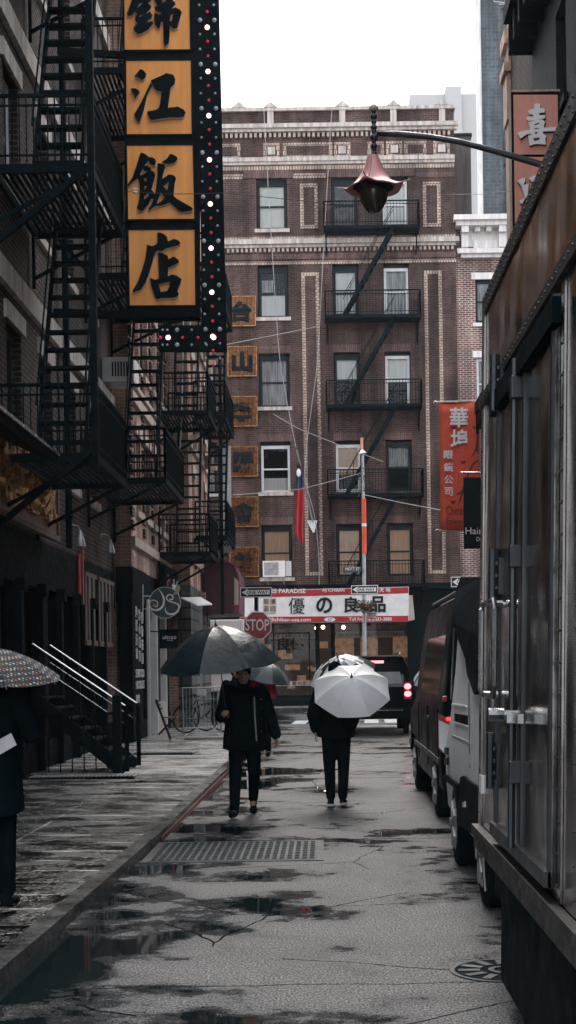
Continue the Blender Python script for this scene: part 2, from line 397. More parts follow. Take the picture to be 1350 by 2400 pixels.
# ============================================================ ground
def N_color(nt, v):
    n = nt.nodes.new('ShaderNodeTexNoise'); n.inputs['Scale'].default_value = 1.6; n.inputs['Detail'].default_value = 5; nt.links.new(v, n.inputs['Vector']); return n.outputs['Color']
def road_mat():
    m, nt, b = nmat('wet_asphalt'); tc = N(nt, 'ShaderNodeTexCoord'); v = tc.outputs['Object']
    mp = N(nt, 'ShaderNodeMapping'); mp.inputs['Scale'].default_value = (.85, 1.0, 1); nt.links.new(v, mp.inputs[0])
    sx = N(nt, 'ShaderNodeSeparateXYZ'); nt.links.new(v, sx.inputs[0])
    pud = noise(nt, mp.outputs[0], .85, 8, .66); gr = noise(nt, v, 75, 2, .6); gr2 = noise(nt, v, 27, 3, .65); lg = noise(nt, mp.outputs[0], .38, 3, .5)
    gut = ramp(nt, mathn(nt, 'MULTIPLY', sx.outputs[0], -1.), [(.75, 0.), (1.0, .0)])
    gx = nt.nodes.new('ShaderNodeMapRange'); nt.links.new(sx.outputs[0], gx.inputs[0]); gx.inputs[1].default_value = -.55; gx.inputs[2].default_value = -1.65; gx.inputs[3].default_value = 0.; gx.inputs[4].default_value = .10
    q = mathn(nt, 'SUBTRACT', mathn(nt, 'ADD', mathn(nt, 'MULTIPLY', pud, .75), mathn(nt, 'MULTIPLY', lg, .25)), gx.outputs[0])
    pm = ramp(nt, q, [(.42, 1.), (.47, .0)]); wet = ramp(nt, q, [(.42, .0), (.60, 1.)])
    cv = N(nt, 'ShaderNodeTexVoronoi'); cv.feature = 'DISTANCE_TO_EDGE'; cv.inputs['Scale'].default_value = .55
    wv = mix(nt, .12, v, N_color(nt, v)); nt.links.new(wv, cv.inputs['Vector'])
    ck = mathn(nt, 'MULTIPLY', mathn(nt, 'LESS_THAN', cv.outputs['Distance'], .0028), mathn(nt, 'GREATER_THAN', lg, .5))
    pm = mathn(nt, 'MAXIMUM', pm, ck)
    wob = mathn(nt, 'MULTIPLY', noise(nt, v, 2.2, 4), .16)
    for yj in (7.66, 13.98, 21.5, 29.3):
        dj = mathn(nt, 'ABSOLUTE', mathn(nt, 'ADD', mathn(nt, 'SUBTRACT', sx.outputs[1], yj), wob))
        pm = mathn(nt, 'MAXIMUM', pm, mathn(nt, 'LESS_THAN', dj, .0011*yj))
    col = mix(nt, pm, ramp(nt, gr, [(.46, (.008, .012, .015)), (.60, (.37, .37, .375))]), (.005, .010, .012))  # pale aggregate, brightened to paint wet sparkle and sheen into the colour
    nt.links.new(col, b.inputs['Base Color'])
    nt.links.new(mix(nt, pm, ramp(nt, wet, [(0., .30), (1., .60)]), (.03, .03, .03)), b.inputs['Roughness'])
    nt.links.new(ramp(nt, pm, [(0, 1.), (1., .25)]), b.inputs['Specular IOR Level'])
    h = mathn(nt, 'ADD', mathn(nt, 'MULTIPLY', gr, .6), gr2)
    h = mathn(nt, 'MULTIPLY', h, mathn(nt, 'SUBTRACT', 1., pm)); bump(nt, b, h, .085)
road_mat()
def walk_mat():
    m, nt, b = nmat('wet_pavement'); tc = N(nt, 'ShaderNodeTexCoord'); v = tc.outputs['Object']
    mp = N(nt, 'ShaderNodeMapping'); mp.inputs['Scale'].default_value = (1.1, 1.7, 1); nt.links.new(v, mp.inputs[0])
    t = N(nt, 'ShaderNodeTexBrick'); nt.links.new(v, t.inputs['Vector']); t.offset = 0
    t.inputs['Color1'].default_value = (.015, .019, .021, 1); t.inputs['Color2'].default_value = (.009, .013, .015, 1); t.inputs['Mortar'].default_value = (.42, .40, .38, 1)  # pale joints paint in the glint of pooled water
    t.inputs['Scale'].default_value = 1; t.inputs['Brick Width'].default_value = 1.45; t.inputs['Row Height'].default_value = .60; t.inputs['Mortar Size'].default_value = .03; t.inputs['Mortar Smooth'].default_value = .8
    s = N(nt, 'ShaderNodeSeparateXYZ'); nt.links.new(v, s.inputs[0])
    st = noise(nt, mp.outputs[0], 1.3, 6, .68); gr = noise(nt, v, 55, 2, .6); g2 = noise(nt, v, 16, 4, .65)
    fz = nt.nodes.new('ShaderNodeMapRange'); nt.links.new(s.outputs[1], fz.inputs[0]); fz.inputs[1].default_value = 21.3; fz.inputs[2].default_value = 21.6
    wall_shade = nt.nodes.new('ShaderNodeMapRange'); nt.links.new(s.outputs[0], wall_shade.inputs[0]); wall_shade.inputs[1].default_value = -3.1; wall_shade.inputs[2].default_value = -2.4  # shade along the facade, painted into the pavement colour
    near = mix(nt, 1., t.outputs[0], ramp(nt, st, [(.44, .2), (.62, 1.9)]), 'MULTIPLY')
    near = mix(nt, wall_shade.outputs[0], (.012, .016, .019), near)
    c = mix(nt, fz.outputs[0], near, ramp(nt, g2, [(.3, (.17, .17, .17)), (.7, (.29, .285, .28))]))  # near slabs kept darker than far ones, shade included in their colour
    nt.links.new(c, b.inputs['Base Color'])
    nt.links.new(ramp(nt, st, [(.44, .10), (.64, .50)]), b.inputs['Roughness']); b.inputs['Specular IOR Level'].default_value = .4
    h = mathn(nt, 'ADD', mathn(nt, 'ADD', mathn(nt, 'MULTIPLY', gr, .25), g2), mathn(nt, 'MULTIPLY', t.outputs['Fac'], -.4))
    bump(nt, b, mathn(nt, 'MULTIPLY', h, ramp(nt, st, [(.40, .15), (.58, 1.)])), .03)
walk_mat()
struct(MB().box(-1500, 1500, -60, 2500, -.5, -.02).build('ground', 'concrete'))
m = MB(); n = 40
m.sheet([(-2.2, -20, 0), (3.3, -20, 0), (3.3, 41, 0), (-2.2, 41, 0)])
struct(m.build('road', 'wet_asphalt'))
struct(MB().sheet([(-60, 41, -.002), (60, 41, -.002), (60, 53, -.002), (-60, 53, -.002)]).build('cross_road', 'wet_asphalt'))
# left pavement and its kerb
KZ = .085
kx = [(-20, -1.72), (6, -1.80), (9, -1.72), (14, -1.62), (20, -1.58), (30, -1.50), (41, -1.32)]
m = MB()
for (y0, x0), (y1, x1) in zip(kx, kx[1:]): m.quadbox([(-6, y0, -.2), (x0-.15, y0, -.2), (x1-.15, y1, -.2), (-6, y1, -.2), (-6, y0, .13), (x0-.15, y0, KZ), (x1-.15, y1, KZ), (-6, y1, .13)])
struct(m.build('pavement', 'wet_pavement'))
m = MB(); mr = MB()
for (y0, x0), (y1, x1) in zip(kx, kx[1:]):
    m.quadbox([(x0-.15, y0, -.2), (x0, y0, -.2), (x1, y1, -.2), (x1-.15, y1, -.2), (x0-.15, y0, KZ+.004), (x0-.02, y0, KZ), (x1-.02, y1, KZ), (x1-.15, y1, KZ+.004)])
    if y0 >= 14: mr.quadbox([(x0+.001, y0, .0), (x0+.012, y0, .0), (x1+.012, y1, .0), (x1+.001, y1, .0), (x0-.010, y0, KZ*.5), (x0+.002, y0, KZ*.5), (x1+.002, y1, KZ*.5), (x1-.010, y1, KZ*.5)])
k = struct(m.build('kerb', 'kerbstone', bev=0)); mr.build('painted_kerb_face', 'kerbred', k)
struct(MB().box(3.3, 3.45, -20, 41, -.2, .135).build('kerb', 'kerbstone'))
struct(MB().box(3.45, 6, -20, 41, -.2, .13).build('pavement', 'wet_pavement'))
struct(MB().box(-60, 60, 53, 53.15, -.2, .135).build('kerb', 'kerbstone'))
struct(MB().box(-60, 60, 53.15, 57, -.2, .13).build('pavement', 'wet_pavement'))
def flat(px, py, z=.004):
    u = px-CX; v = CY-py; u2 = u*CR+v*SR; v2 = -u*SR+v*CR; d = (EYE-z)*F/-v2
    return Vector((u2/F*d, d, z))
# crosswalk bars and asphalt seam
m = MB()
for x in (-1.0, -.35, .55, 1.15, 1.75, 2.35): m.sheet([(x, 41.6, .003), (x+.42, 41.6, .003), (x+.5, 44.2, .003), (x+.08, 44.2, .003)])
struct(m.build('road_marking', 'roadpaint'))
m = MB(); m.sheet([(-.1, 39.3, .004), (3.2, 39.3, .004), (3.2, 39.6, .004), (-.1, 39.6, .004)]); struct(m.build('road_marking', 'roadpaint'))
# steel road plate grate
g = root('road_grate', 'long steel grate set flush in the asphalt before the two walkers', 'grate', (-.8, 13.2, 0))
m = MB(); x0, x1, y0, y1 = -1.56, -.10, 12.45, 13.75
for i in range(23): x = x0+(x1-x0)*i/22; m.box(x-.012, x+.012, y0, y1, -.02, .012)
for i in range(9): y = y0+(y1-y0)*i/8; m.box(x0, x1, y-.012, y+.012, -.02, .010)
m.build('grid', 'gunmetal', g); MB().box(x0+.01, x1-.01, y0+.01, y1-.01, .0045, .0055).build('pit', 'darker', g)
m = MB(); m.box(x0-.07, x1+.07, y0-.06, y0-.012, -.02, .008); m.box(x0-.07, x1+.07, y1+.012, y1+.06, -.02, .008); m.box(x0-.07, x0-.012, y0-.012, y1+.012, -.02, .008); m.box(x1+.012, x1+.07, y0-.012, y1+.012, -.02, .008)
m.build('frame', 'gunmetal', g)
def manhole(c, r, label):
    t = root('manhole_cover', label, 'manhole', c); c = Vector(c)
    m = MB(); m.lathe(c, [(r, -.01), (r, .006), (r*.92, .006), (r*.92, -.01)], 36); m.build('ring', 'gunmetal', t)
    MB().lathe(c, [(r*.915, -.01), (r*.915, .003), (0.001, .003)], 36).build('lid', 'dark', t)
    m = MB()
    for k in range(12):
        a = k*math.pi/6; d = Vector((math.cos(a), math.sin(a), 0)); m.bar(c+d*r*.45+Vector((0, 0, .005)), c+d*r*.85+Vector((0, 0, .005)), .05, .008)
    m.lathe(c, [(r*.3, .0), (r*.3, .009), (r*.2, .009), (r*.2, 0)], 24); m.build('raised_pattern', 'gunmetal', t)
manhole((.97, 7.85, .001), .30, 'round iron manhole cover beside the truck wheel')
for (c, w, l, lab) in (((-3.55, 20.9, .131), 1.5, .5, 'long dark pavement grate at the foot of the stoop'), ((-3.0, 26.5, .131), 1.1, .6, 'pavement grate midway along the shopfronts beyond the stoop'), ((-2.6, 31.8, .131), 1.1, .5, 'pavement grate in front of the folding chair')):
    t = root('pavement_grate', lab, 'grate', c); x, y, z = c
    MB().box(x-w/2, x+w/2, y-l/2, y+l/2, z, z+.004).build('pit', 'darker', t); m = MB(); n = int(w/.06)
    for i in range(n+1): m.box(x-w/2+w*i/n-.01, x-w/2+w*i/n+.01, y-l/2, y+l/2, z+.004, z+.014)
    m.build('bars', 'galv', t)
# ============================================================ main brick building across the street
D = 56.0; MF = Fr((0, D, 0), (1, 0, 0), (0, -1, 0))
def zM(py, px=640): return W(px, py, D).z
def xM(px, py): return W(px, py, D).x
XL, XR = -7.0, 5.42
mb_ = root('brick_building', 'five storey brown brick tenement with cream brick trim closing the street', 'building', (-.8, D, 0))
rows = [(418, 538), (622, 745), (828, 955), (1035, 1155), (1230, 1355)]
cols = [(-1.80, 1.20), (1.06, 1.02), (3.06, 1.02)]
holes = []; wins = []
for i, (t, b) in enumerate(rows):
    for j, (c, w) in enumerate(cols):
        h = (c-w/2, c+w/2, zM(b), zM(t)); holes.append(h); wins.append((i, j, h))
    h = (-5.2, -4.1, zM(b), zM(t)); holes.append(h); wins.append((i, 3, h))
zs_ = zM(1378); ztop = zM(262)
m = MB(); wall(m, MF, XL, XR, zs_, ztop, holes); m.box(XR-.3, XR, -12, -.35, 0, ztop-.1, MF); m.box(XL, XR-.3, -12, -11.7, 0, ztop-.1, MF); m.box(XL, XL+.3, -11.7, -.35, 0, ztop-.1, MF); m.box(XL+.3, XR-.3, -11.7, -.35, ztop-1.0, ztop-.8, MF)
m.build('wall', 'brick_brown', mb_)
MB().box(XL+.4, XR-.35, -3.2, -1.3, zs_, ztop-1.1, MF).build('dark_room', 'roomdark', mb_)  # dark block behind the windows, painted as unlit rooms
spec = {(0,0):('blind',.97),(0,1):('darkcurtain',1),(0,2):('blind',.9),(1,0):('blind',.0),(1,1):('blind',.9),(1,2):('greycurtain',1),(2,0):('greycurtain',1),(2,1):('blind',.5),(2,2):('blind',.5),(3,0):('blind',.0),(3,1):('curtainglow',.6),(3,2):('greycurtain',.5),(4,0):('curtainglow',1),(4,1):('curtainglow',1),(4,2):('curtainglow',1),(0,3):('blind',.6),(1,3):('greycurtain',1),(2,3):('blind',.4),(3,3):('greycurtain',1),(4,3):('blind',1)}
for i, j, (a0, a1, z0, z1) in wins:
    fm = 'white_frame' if (i, j) in ((0,2),(1,2),(2,2),(3,0),(3,1)) else 'blackframe'
    bl = spec[(i, j)]
    o = window(mb_, MF, a0+.03, a1-.03, z0+.02, z1-.14, fm, bl[0] if bl[1] else None, 'limestone' if j in (0, 3) else None, bl=max(bl[1], .1))
    MB().box(a0+.03, a1-.03, -.24, -.17, z1-.14, z1, MF).build('head_board', 'blackframe', o)
    if (i, j) == (1, 0): MB().box(a0+.14, a1-.14, -.25, -.245, z0+.08, z0+(z1-z0)*.47, MF).build('shade', 'blind', o); MB().box(a0+.15, a0+.6, -.31, -.29, z0+(z1-z0)*.52, z0+(z1-z0)*.75, MF).build('box_fan', 'greycurtain', o)
    if (i, j) == (3, 0):
        MB().box(a0+.1, a1-.1, -.42, -.36, z0+.08, z0+.62, MF).build('blind', 'blind', o)
def band(zc, h, out, mat, a0=XL, a1=XR, name='string_course'): MB().box(a0, a1, .0, out, zc-h/2, zc+h/2, MF).build(name, mat, mb_)
# parapet
m = MB(); m.box(XL-.05, XR+.05, -.4, .12, ztop, ztop+.13, MF)
for px in (634, 802, 922, 1036, 560):
    a = xM(px, 262); m.prism([MF.p(a-.28, .14, ztop+.13), MF.p(a+.28, .14, ztop+.13), MF.p(a, .14, ztop+.36)], (0, .4, 0))
m.build('coping', 'limestone', mb_)
m = MB()
for px in (634, 802, 922, 1036):
    a = xM(px, 280); m.box(a-.12, a+.12, 0, .09, zM(296), ztop, MF)
m.build('parapet_pilaster', 'limestone', mb_)
m = MB(); z = zM(304); 
m.box(XL, XR+.14, 0, .30, z-.02, z+.14, MF); m.box(XL, XR+.10, 0, .2, z-.14, z-.02, MF); m.build('cornice', 'limestone', mb_)
def dentils(py, h, w, gap, out, mat='brick_tan', a0=XL, a1=XR):
    m = MB(); z = zM(py); a = a0
    while a < a1-w: m.box(a, a+w, 0, out, z-h/2, z+h/2, MF); a += w+gap
    m.build('dentil_course', mat, mb_)
dentils(319, .17, .10, .09, .13, 'cream')
z0 = zM(372); z1 = zM(336)
m = MB(); mi = MB(); 
def outline(m, a0, a1, z0, z1, t=.13, out=.03): m.box(a0, a1, 0, out, z1-t, z1, MF); m.box(a0, a1, 0, out, z0, z0+t, MF); m.box(a0, a0+t, 0, out, z0+t, z1-t, MF); m.box(a1-t, a1, 0, out, z0+t, z1-t, MF)
for a0, a1 in ((-6.8, -5.2), (-4.9, -2.9), (-1.42, .72), (1.9, 2.75), (3.35, 4.42)):
    outline(m, a0+.1, a1-.1, z0, z1)
for px in (636, 802, 924, 1035):
    a = xM(px, 352); outline(m, a-.32, a+.32, z0, z1, .12); mi.box(a-.15, a+.15, 0, .05, (z0+z1)/2-.15, (z0+z1)/2+.15, MF)
m.build('frieze_panel', 'brick_tan', mb_); mi.build('rosette_tile', 'limestone', mb_)
band(zM(376), .16, .15, 'limestone'); band(zM(384), .11, .09, 'limestone'); band(zM(393), .19, .03, 'brick_tan')
zl = zM(416)
for i, (t, b) in enumerate(rows):           # soldier lintels
    z = zM(t); m = MB()
    if i == 0:
        m.box(-2.9, -.95, 0, .035, z, z+.32, MF); m.box(.35, 3.85, 0, .035, z, z+.32, MF); m.box(3.9, XR, 0, .03, z-.05, z+.14, MF); m.build('lintel', 'brick_soldier', mb_)
        MB().box(-.94, .34, 0, .03, z-.02, z+.17, MF).box(-6.8, -2.92, 0, .03, z-.02, z+.17, MF).build('string_course', 'brick_tan', mb_)
    elif i > 1: m.box(-2.45, -1.15, 0, .012, z, z+.28, MF); m.box(.5, 1.6, 0, .012, z, z+.28, MF); m.box(2.5, 3.6, 0, .012, z, z+.28, MF); m.build('lintel', 'brick_soldier', mb_)
band(zM(559), .15, .05, 'brick_tan'); band(zM(569), .19, .20, 'limestone', a1=XR+.12); band(zM(578), .12, .1, 'limestone')
dentils(587, .14, .09, .09, .07, 'cream'); band(zM(603), .20, .04, 'brick_soldier'); band(zM(617), .13, .04, 'brick_tan')
for a, w in ((-.33, .70), (4.50, .70)):
    for zz0, zz1 in ((zM(537), zM(432)), (zM(1350), zM(640))):
        m = MB(); mv = MB()
        m.box(a-w/2, a+w/2, 0, .03, zz1-.14, zz1, MF); m.box(a-w/2, a+w/2, 0, .03, zz0, zz0+.14, MF)
        mv.box(a-w/2, a-w/2+.14, 0, .03, zz0+.14, zz1-.14, MF); mv.box(a+w/2-.14, a+w/2, 0, .03, zz0+.14, zz1-.14, MF)
        m.build('panel_outline_end', 'brick_tan', mb_); mv.build('panel_outline_side', 'brick_tanh', mb_)
# shop level
zf = zM(1466)
m = MB(); m.box(XL, -3.3, -.35, 0, 0, zs_, MF); m.box(3.55, XR, -.35, -.02, 0, zs_, MF); m.box(-3.3, 3.55, -.35, -.05, zf+.2, zs_, MF); m.box(-3.3, 3.55, -.3, .0, .1, .55, MF)
for a in (-.25, .35): m.box(a-.08, a+.08, -.3, 0, .55, zf+.2, MF)
m.box(3.3, 3.55, -.3, 0, .1, zf+.2, MF); m.build('shopfront', 'dark', mb_)
MB().box(-3.3, 3.5, -2.4, -2.3, .5, zf+.1, MF).build('shop_back_wall', 'shopdark', mb_)
MB().box(-3.3, -.35, -.21, -.2, .55, zf+.2, MF).box(.45, 3.3, -.21, -.2, .55, zf+.2, MF).build('shop_window', 'window_glass', mb_)
m = MB()
for k in range(26):
    a = -3.1+6.2*random.random(); z = .8+1.9*random.random(); w = .15+.3*random.random(); m.box(a, a+w, -1.6+.8*random.random(), -.7, z, z+.12+.22*random.random(), MF)
m.build('shelf_goods', 'shopglow', mb_)
m = MB(); m.box(-2.2, -.3, -.6, -.58, zM(1497), zM(1482), MF); m.box(.5, 3.2, -.6, -.58, zM(1497), zM(1482), MF); b_ = m.build('window_strip', 'cream', mb_)
text_fr('lettering', 'AJI ICHIBAN 優 の', 'blackframe', b_, MF, -2.0, -.4, zM(1496), zM(1484), -.575, .01); text_fr('lettering', 'AJI ICHIBAN 優の AJI ICHIBAN', 'blackframe', b_, MF, .6, 3.1, zM(1496), zM(1484), -.575, .01)
m = MB()
for a, w, z in ((.45, .75, zM(1540)), (1.45, .7, zM(1540)), (2.75, .6, zM(1545)), (-2.5, .4, zM(1560))): m.box(a, a+w, -.8, -.75, z, z+.85, MF)
m.build('poster', 'shopglow', mb_)
b_ = MB().box(-2.35, -.35, .005, .035, zM(1608), zM(1597), MF).build('window_strip', 'cream', mb_); text_fr('lettering', '優の良品 零食新天', 'blackframe', b_, MF, -2.2, -.45, zM(1607), zM(1598), .036, .008)
t = text_fr('window_character', '良優', 'darker', mb_, MF, -1.85, -.75, zM(1525), zM(1494), -.15, .03, .02)
m = MB(); outline(m, -2.0, -.55, zM(1640), zM(1483), .05, .03); m.build('window_outline', 'darker', mb_)
for px, py in ((742, 1472), (757, 1470), (805, 1470)):
    p = W(px, py, D+.9); MB().ball(p, .075, n=8, m=6).build('shop_lamp', 'lamplit', mb_)
m = MB()                                  # dark band and pipes above awning
m.box(XL, XR, 0, .12, zM(1388), zM(1372), MF); m.build('fascia', 'dark', mb_)
# awning sign
aw = root('shop_awning', 'long white and red awning with black characters over the candy shop', 'awning', (-.1, D-1.1, 3))
def A(px, py, d=D-1.1): return W(px, py, d)
m = MB()
m.quadbox([A(562, 1460), A(958, 1456), A(958, 1456)+Vector((.0, 1.05, 0)), A(562, 1460)+Vector((0, 1.05, 0)), A(562, 1385), A(958, 1375), A(958, 1375)+Vector((0, 1.05, .0)), A(562, 1385)+Vector((0, 1.05, .0))])
m.build('awning_face', 'white_paint', aw)
e = Vector((0, -.006, 0))
m = MB(); m.prism([A(563, 1386)+e, A(957, 1376)+e, A(957, 1390)+e, A(563, 1401)+e], (0, -.01, 0)); m.prism([A(563, 1446)+e, A(957, 1443)+e, A(957, 1456)+e, A(563, 1460)+e], (0, -.01, 0)); m.build('red_stripe', 'red', aw)
m = MB(); m.quadbox([A(958.5, 1455), A(972, 1452), A(972, 1452)+Vector((0, 1.0, 0)), A(958.5, 1455)+Vector((0, 1., 0)), A(958.5, 1395), A(967, 1395), A(967, 1395)+Vector((0, 1., 0)), A(958.5, 1395)+Vector((0, 1.0, 0))]); m.build('awning_side', 'cream', aw)
dd = D-1.12
for s, x0, x1 in (('優', 676, 714), ('の', 741, 779), ('良', 806, 842), ('品', 867, 904)):
    y = -(x0-676)*.02; text_px('character', s, 'blackframe', aw, x0, 1401+y, x1, 1439+y, dd, .01, 0. if s == '優' else .03)
text_px('lettering', 'CANDIES PARADISE', 'white_letter', aw, 590, 1380, 716, 1390, dd, .01, .01); text_px('lettering', 'AJI ICHIBAN', 'white_letter', aw, 755, 1379, 807, 1389, dd, .01, .01); text_px('lettering', '天 地', 'white_letter', aw, 889, 1377, 915, 1388, dd, .01, .01)
text_px('lettering', 'AJIichiban-usa.com', 'white_letter', aw, 624, 1448, 728, 1459, dd, .01, .01); text_px('lettering', 'Toll Free 888-833-3888', 'white_letter', aw, 818, 1447, 918, 1455, dd, .01, .01)
m = MB(); P = [W(773+13*math.cos(a*math.pi/8), 1452+5*math.sin(a*math.pi/8), dd) for a in range(16)]; m.prism(P, (0, -.006, 0)); o = m.build('number_plate', 'white_letter', aw); text_px('lettering', '37', 'blackframe', o, 768, 1449, 778, 1456, dd-.01, .006)
m = MB()
for x in (617, 633):
    for y in (1402, 1419): m.prism([W(x, y, dd), W(x+14, y, dd), W(x+14, y+15, dd), W(x, y+15, dd)], (0, -.004, 0))
o = m.build('logo_tile', 'cream', aw)
for s, x, y in (('良', 617, 1402), ('優', 633, 1402), ('品', 617, 1419), ('の', 633, 1419)): text_px('logo_character', s, 'blackframe', o, x+2, y+2, x+12, y+13, dd-.006, .006)
text_px('lettering', 'AJI ICHIBAN', 'blackframe', aw, 619, 1436, 646, 1440, dd, .006)
# main building fire escape
zp = [zM(y, 868)-.02 for y in (1374, 1163, 957, 751, 545)]
fire_escape('black iron fire escape zigzagging down the brown brick tenement', MF, .22, 3.95, 1.0, zp, (2.95, .95), (.32, .88), bal=.12)
M('goldrim', (.34, .17, .06), .3, .6, .7, 4)
# rusty gold character plates
for k, ch in enumerate('台山寧陽會館'):
    y0 = 695+117.6*k; x0 = 532+(k > 0)*1+k*1.2; x1 = x0+67
    t = root('character_plate', 'rusty gold square plate, %s' % ['a two part black character, highest of six', 'a three pronged black character, second of six', 'a broad stepped black character, third of six', 'a twin block black character, fourth of six', 'a roof shaped black character, fifth of six', 'a wide dark character, lowest of six'][k], 'sign', W(x0, y0, D-.3), 'gold character plates on the tenement')
    MB().quadbox([W(x0, y0+69, D-.15), W(x1, y0+68, D-.15), W(x1, y0+68, D-.01), W(x0, y0+69, D-.01), W(x0, y0, D-.15), W(x1, y0-1, D-.15), W(x1, y0-1, D-.01), W(x0, y0, D-.01)]).build('plate', 'gold', t)
    text_px('character', ch, 'darker', t, x0+9, y0+11, x1-9, y0+59, D-.155, .06, .045)
    m = MB()
    for (pa, pb) in (((x0, y0), (x1, y0-1)), ((x0, y0+69), (x1, y0+68)), ((x0, y0), (x0, y0+69)), ((x1, y0-1), (x1, y0+68))): m.bar(W(*pa, D-.155), W(*pb, D-.155), .03)
    m.build('rim', 'goldrim', t)
# air conditioner
t = root('air_conditioner', 'white window air conditioner under the lowest left window of the tenement', 'air conditioner', W(645, 1340, D-.3))
p = W(616, 1352, D-.35); q = W(668, 1314, D-.35)
MB().box(p.x, q.x, p.y, D-.02, p.z, q.z).build('case', 'white_paint', t); MB().box(p.x+.06, p.x+.62, p.y-.012, p.y-.001, p.z+.06, q.z-.06).build('grille', 'galv', t)
MB().box(q.x+.02, q.x+.24, p.y+.25, D-.02, p.z+.03, q.z).build('side_panel', 'white_frame', t)
MB().bar((p.x+.15, p.y+.05, p.z), (p.x+.2, D, p.z-.3), .03).bar((q.x-.1, p.y+.05, p.z), (q.x-.05, D, p.z-.3), .03).build('bracket', 'galv', t)
# flag
t = root('flag_pole_with_flag', 'red flag with blue canton hanging limp from a slanted pole', 'flag', W(733, 1225, D-.1))
pa = W(733, 1222, D-.15); pb = W(695, 1050, D-2.0)
MB().tube([pa, pb], [.035, .025], 8).build('pole', 'galv', t); MB().ball(pb, .06, n=8, m=6).build('finial', 'gold', t)
MB().prism([W(719, 1220, D-.02), W(744, 1220, D-.02), W(737, 1248, D-.02), W(733, 1248, D-.02)], (0, -.06, 0)).build('wall_bracket', 'white_paint', t)
def cloth(L, Rt, folds, amp, name, mat, par, d):
    m = MB(); n = len(L); nx = 14
    i0 = 0
    for k in range(n):
        for j in range(nx+1):
            u = j/nx; px = L[k][0]+(Rt[k][0]-L[k][0])*u; py = L[k][1]+(Rt[k][1]-L[k][1])*u
            m.v.append(W(px, py, d)+Vector((0, amp*math.sin(u*folds*6.28+k*.25), 0)))
    for k in range(n-1):
        for j in range(nx): a = k*(nx+1)+j; m.f.append((a, a+1, a+nx+2, a+nx+1))
    return m.build(name, mat, par, smooth=True)
M('flagblue', (.02, .035, .09), .7)
c = cloth([(697, 1085), (695, 1118), (693, 1150)], [(703, 1080), (711, 1115), (714, 1140)], 2, .06, 'canton', 'flagblue', t, D-1.55)
c = cloth([(693, 1150), (692, 1190), (691, 1230), (692, 1250), (700, 1265)], [(714, 1140), (713, 1190), (712, 1230), (712, 1260), (711, 1277)], 2, .07, 'flag_cloth', 'red', t, D-1.55)
m = MB(); cc = W(700, 1108, D-1.72); m.ball(cc, .085, .02, .16, 10, 6); m.build('white_sun', 'white_letter', t, True)
# neighbour with white cornice
WX0 = XR+.03; NB = Fr((0, D+.3, 0), (1, 0, 0), (0, -1, 0))
nb = root('brick_townhouse', 'narrow red brick townhouse with white bracketed cornice beside the tenement', 'building', (7, D+.3, 0))
def zN(py): return W(1140, py, D+.3).z
h2 = [(6.2, 7.25, zN(757), zN(655)), (6.2, 7.25, zN(960), zN(838)), (6.2, 7.25, zN(1165), zN(1043)), (8.4, 9.4, zN(757), zN(655)), (8.4, 9.4, zN(960), zN(838))]
m = MB(); wall(m, NB, WX0, 11.5, 0, zN(525), h2); m.box(WX0, 11.5, -10, -.36, 0, zN(525), NB); m.build('wall', 'brick_red', nb)
for h in h2: window(nb, NB, *h, 'blackframe' if h[3] > 15 else 'white_frame', 'greycurtain', 'whitestone', lintel='whitestone', bl=.9, muntin=h[3] < 15, set_=.1)
a0 = W(1070, 520, D-.4).x; zc = zN(520)
m = MB(); m.box(a0-.1, 10.6, 0, .75, zc-.12, zc+.08, NB); m.box(a0, 10.5, 0, .6, zc-.3, zc-.12, NB); m.box(a0+.25, 10.4, 0, .10, zc-1.0, zc-.3, NB); m.box(a0+.05, 10.5, 0, .35, zN(598), zN(587), NB); m.box(a0+.2, 10.4, 0, .2, zN(606), zN(598), NB); m.build('cornice', 'whitestone', nb)
for a in (a0+.35, W(1177, 560, D).x, 9.6): MB().box(a-.14, a+.14, .1, .55, zc-.55, zc-.3, NB).box(a-.13, a+.13, .1, .36, zN(585), zc-.55, NB).build('scroll_bracket', 'whitestone', nb)
for a in (a0+.85, a0+1.3, a0+2.6, a0+3.1): MB().box(a-.1, a+.1, .1, .42, zc-.48, zc-.3, NB).build('modillion', 'whitestone', nb)
MB().box(a0+.7, a0+1.75, .1, .14, zN(583), zN(565), NB).build('frieze_panel', 'whitestone', nb)
# dark party wall behind the tenement roof edge
t = root('stair_bulkhead', 'dark rendered wall block standing behind the tenement roof corner', 'building', (5.9, 60, 0))
p = W(1063, 320, 60); q = W(1106, 520, 60); M('render_dark', (.05, .042, .04), .9, 0, .4, 1.2, streak=True)
MB().box(p.x, q.x, 60, 66, 0, p.z).build('wall', 'render_dark', t); MB().box(p.x-.05, q.x+.05, 59.95, 66, p.z, p.z+.12).build('coping', 'darker', t)
# slate tower, cream strip tower, fogged buildings
t = root('brick_tower', 'tall slate grey brick tower rising above the white cornice', 'building', (16, 112, 0))
xa = W(1129, 300, 112).x; m = MB(); m.box(xa, xa+1.55, 111.5, 114, 0, 66); m.box(xa+1.55, xa+11, 112, 118, 0, 66); m.build('wall', 'brick_slate', t)
MB().box(xa-.40, xa-.002, 111.6, 112, 0, 66).build('corner_strip', 'whitestone', t)
p = W(1223, 25, 112); M('towerwin', (.4, .4, .41), .4); MB().box(p.x, p.x+1.7, 111.9, 111.99, p.z, p.z+3).build('window', 'white_frame', t)
m = MB()
for k in range(14): z = 8+4.1*k; m.box(xa+1.7, xa+4.0, 111.93, 111.99, z, z+.13)
m.build('ledge', 'brick_dark', t)
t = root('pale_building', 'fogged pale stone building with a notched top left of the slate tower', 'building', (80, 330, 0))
p = W(960, 222, 330); q = W(1125, 222, 330); r1 = W(1043, 222, 330); r2 = W(1080, 222, 330)
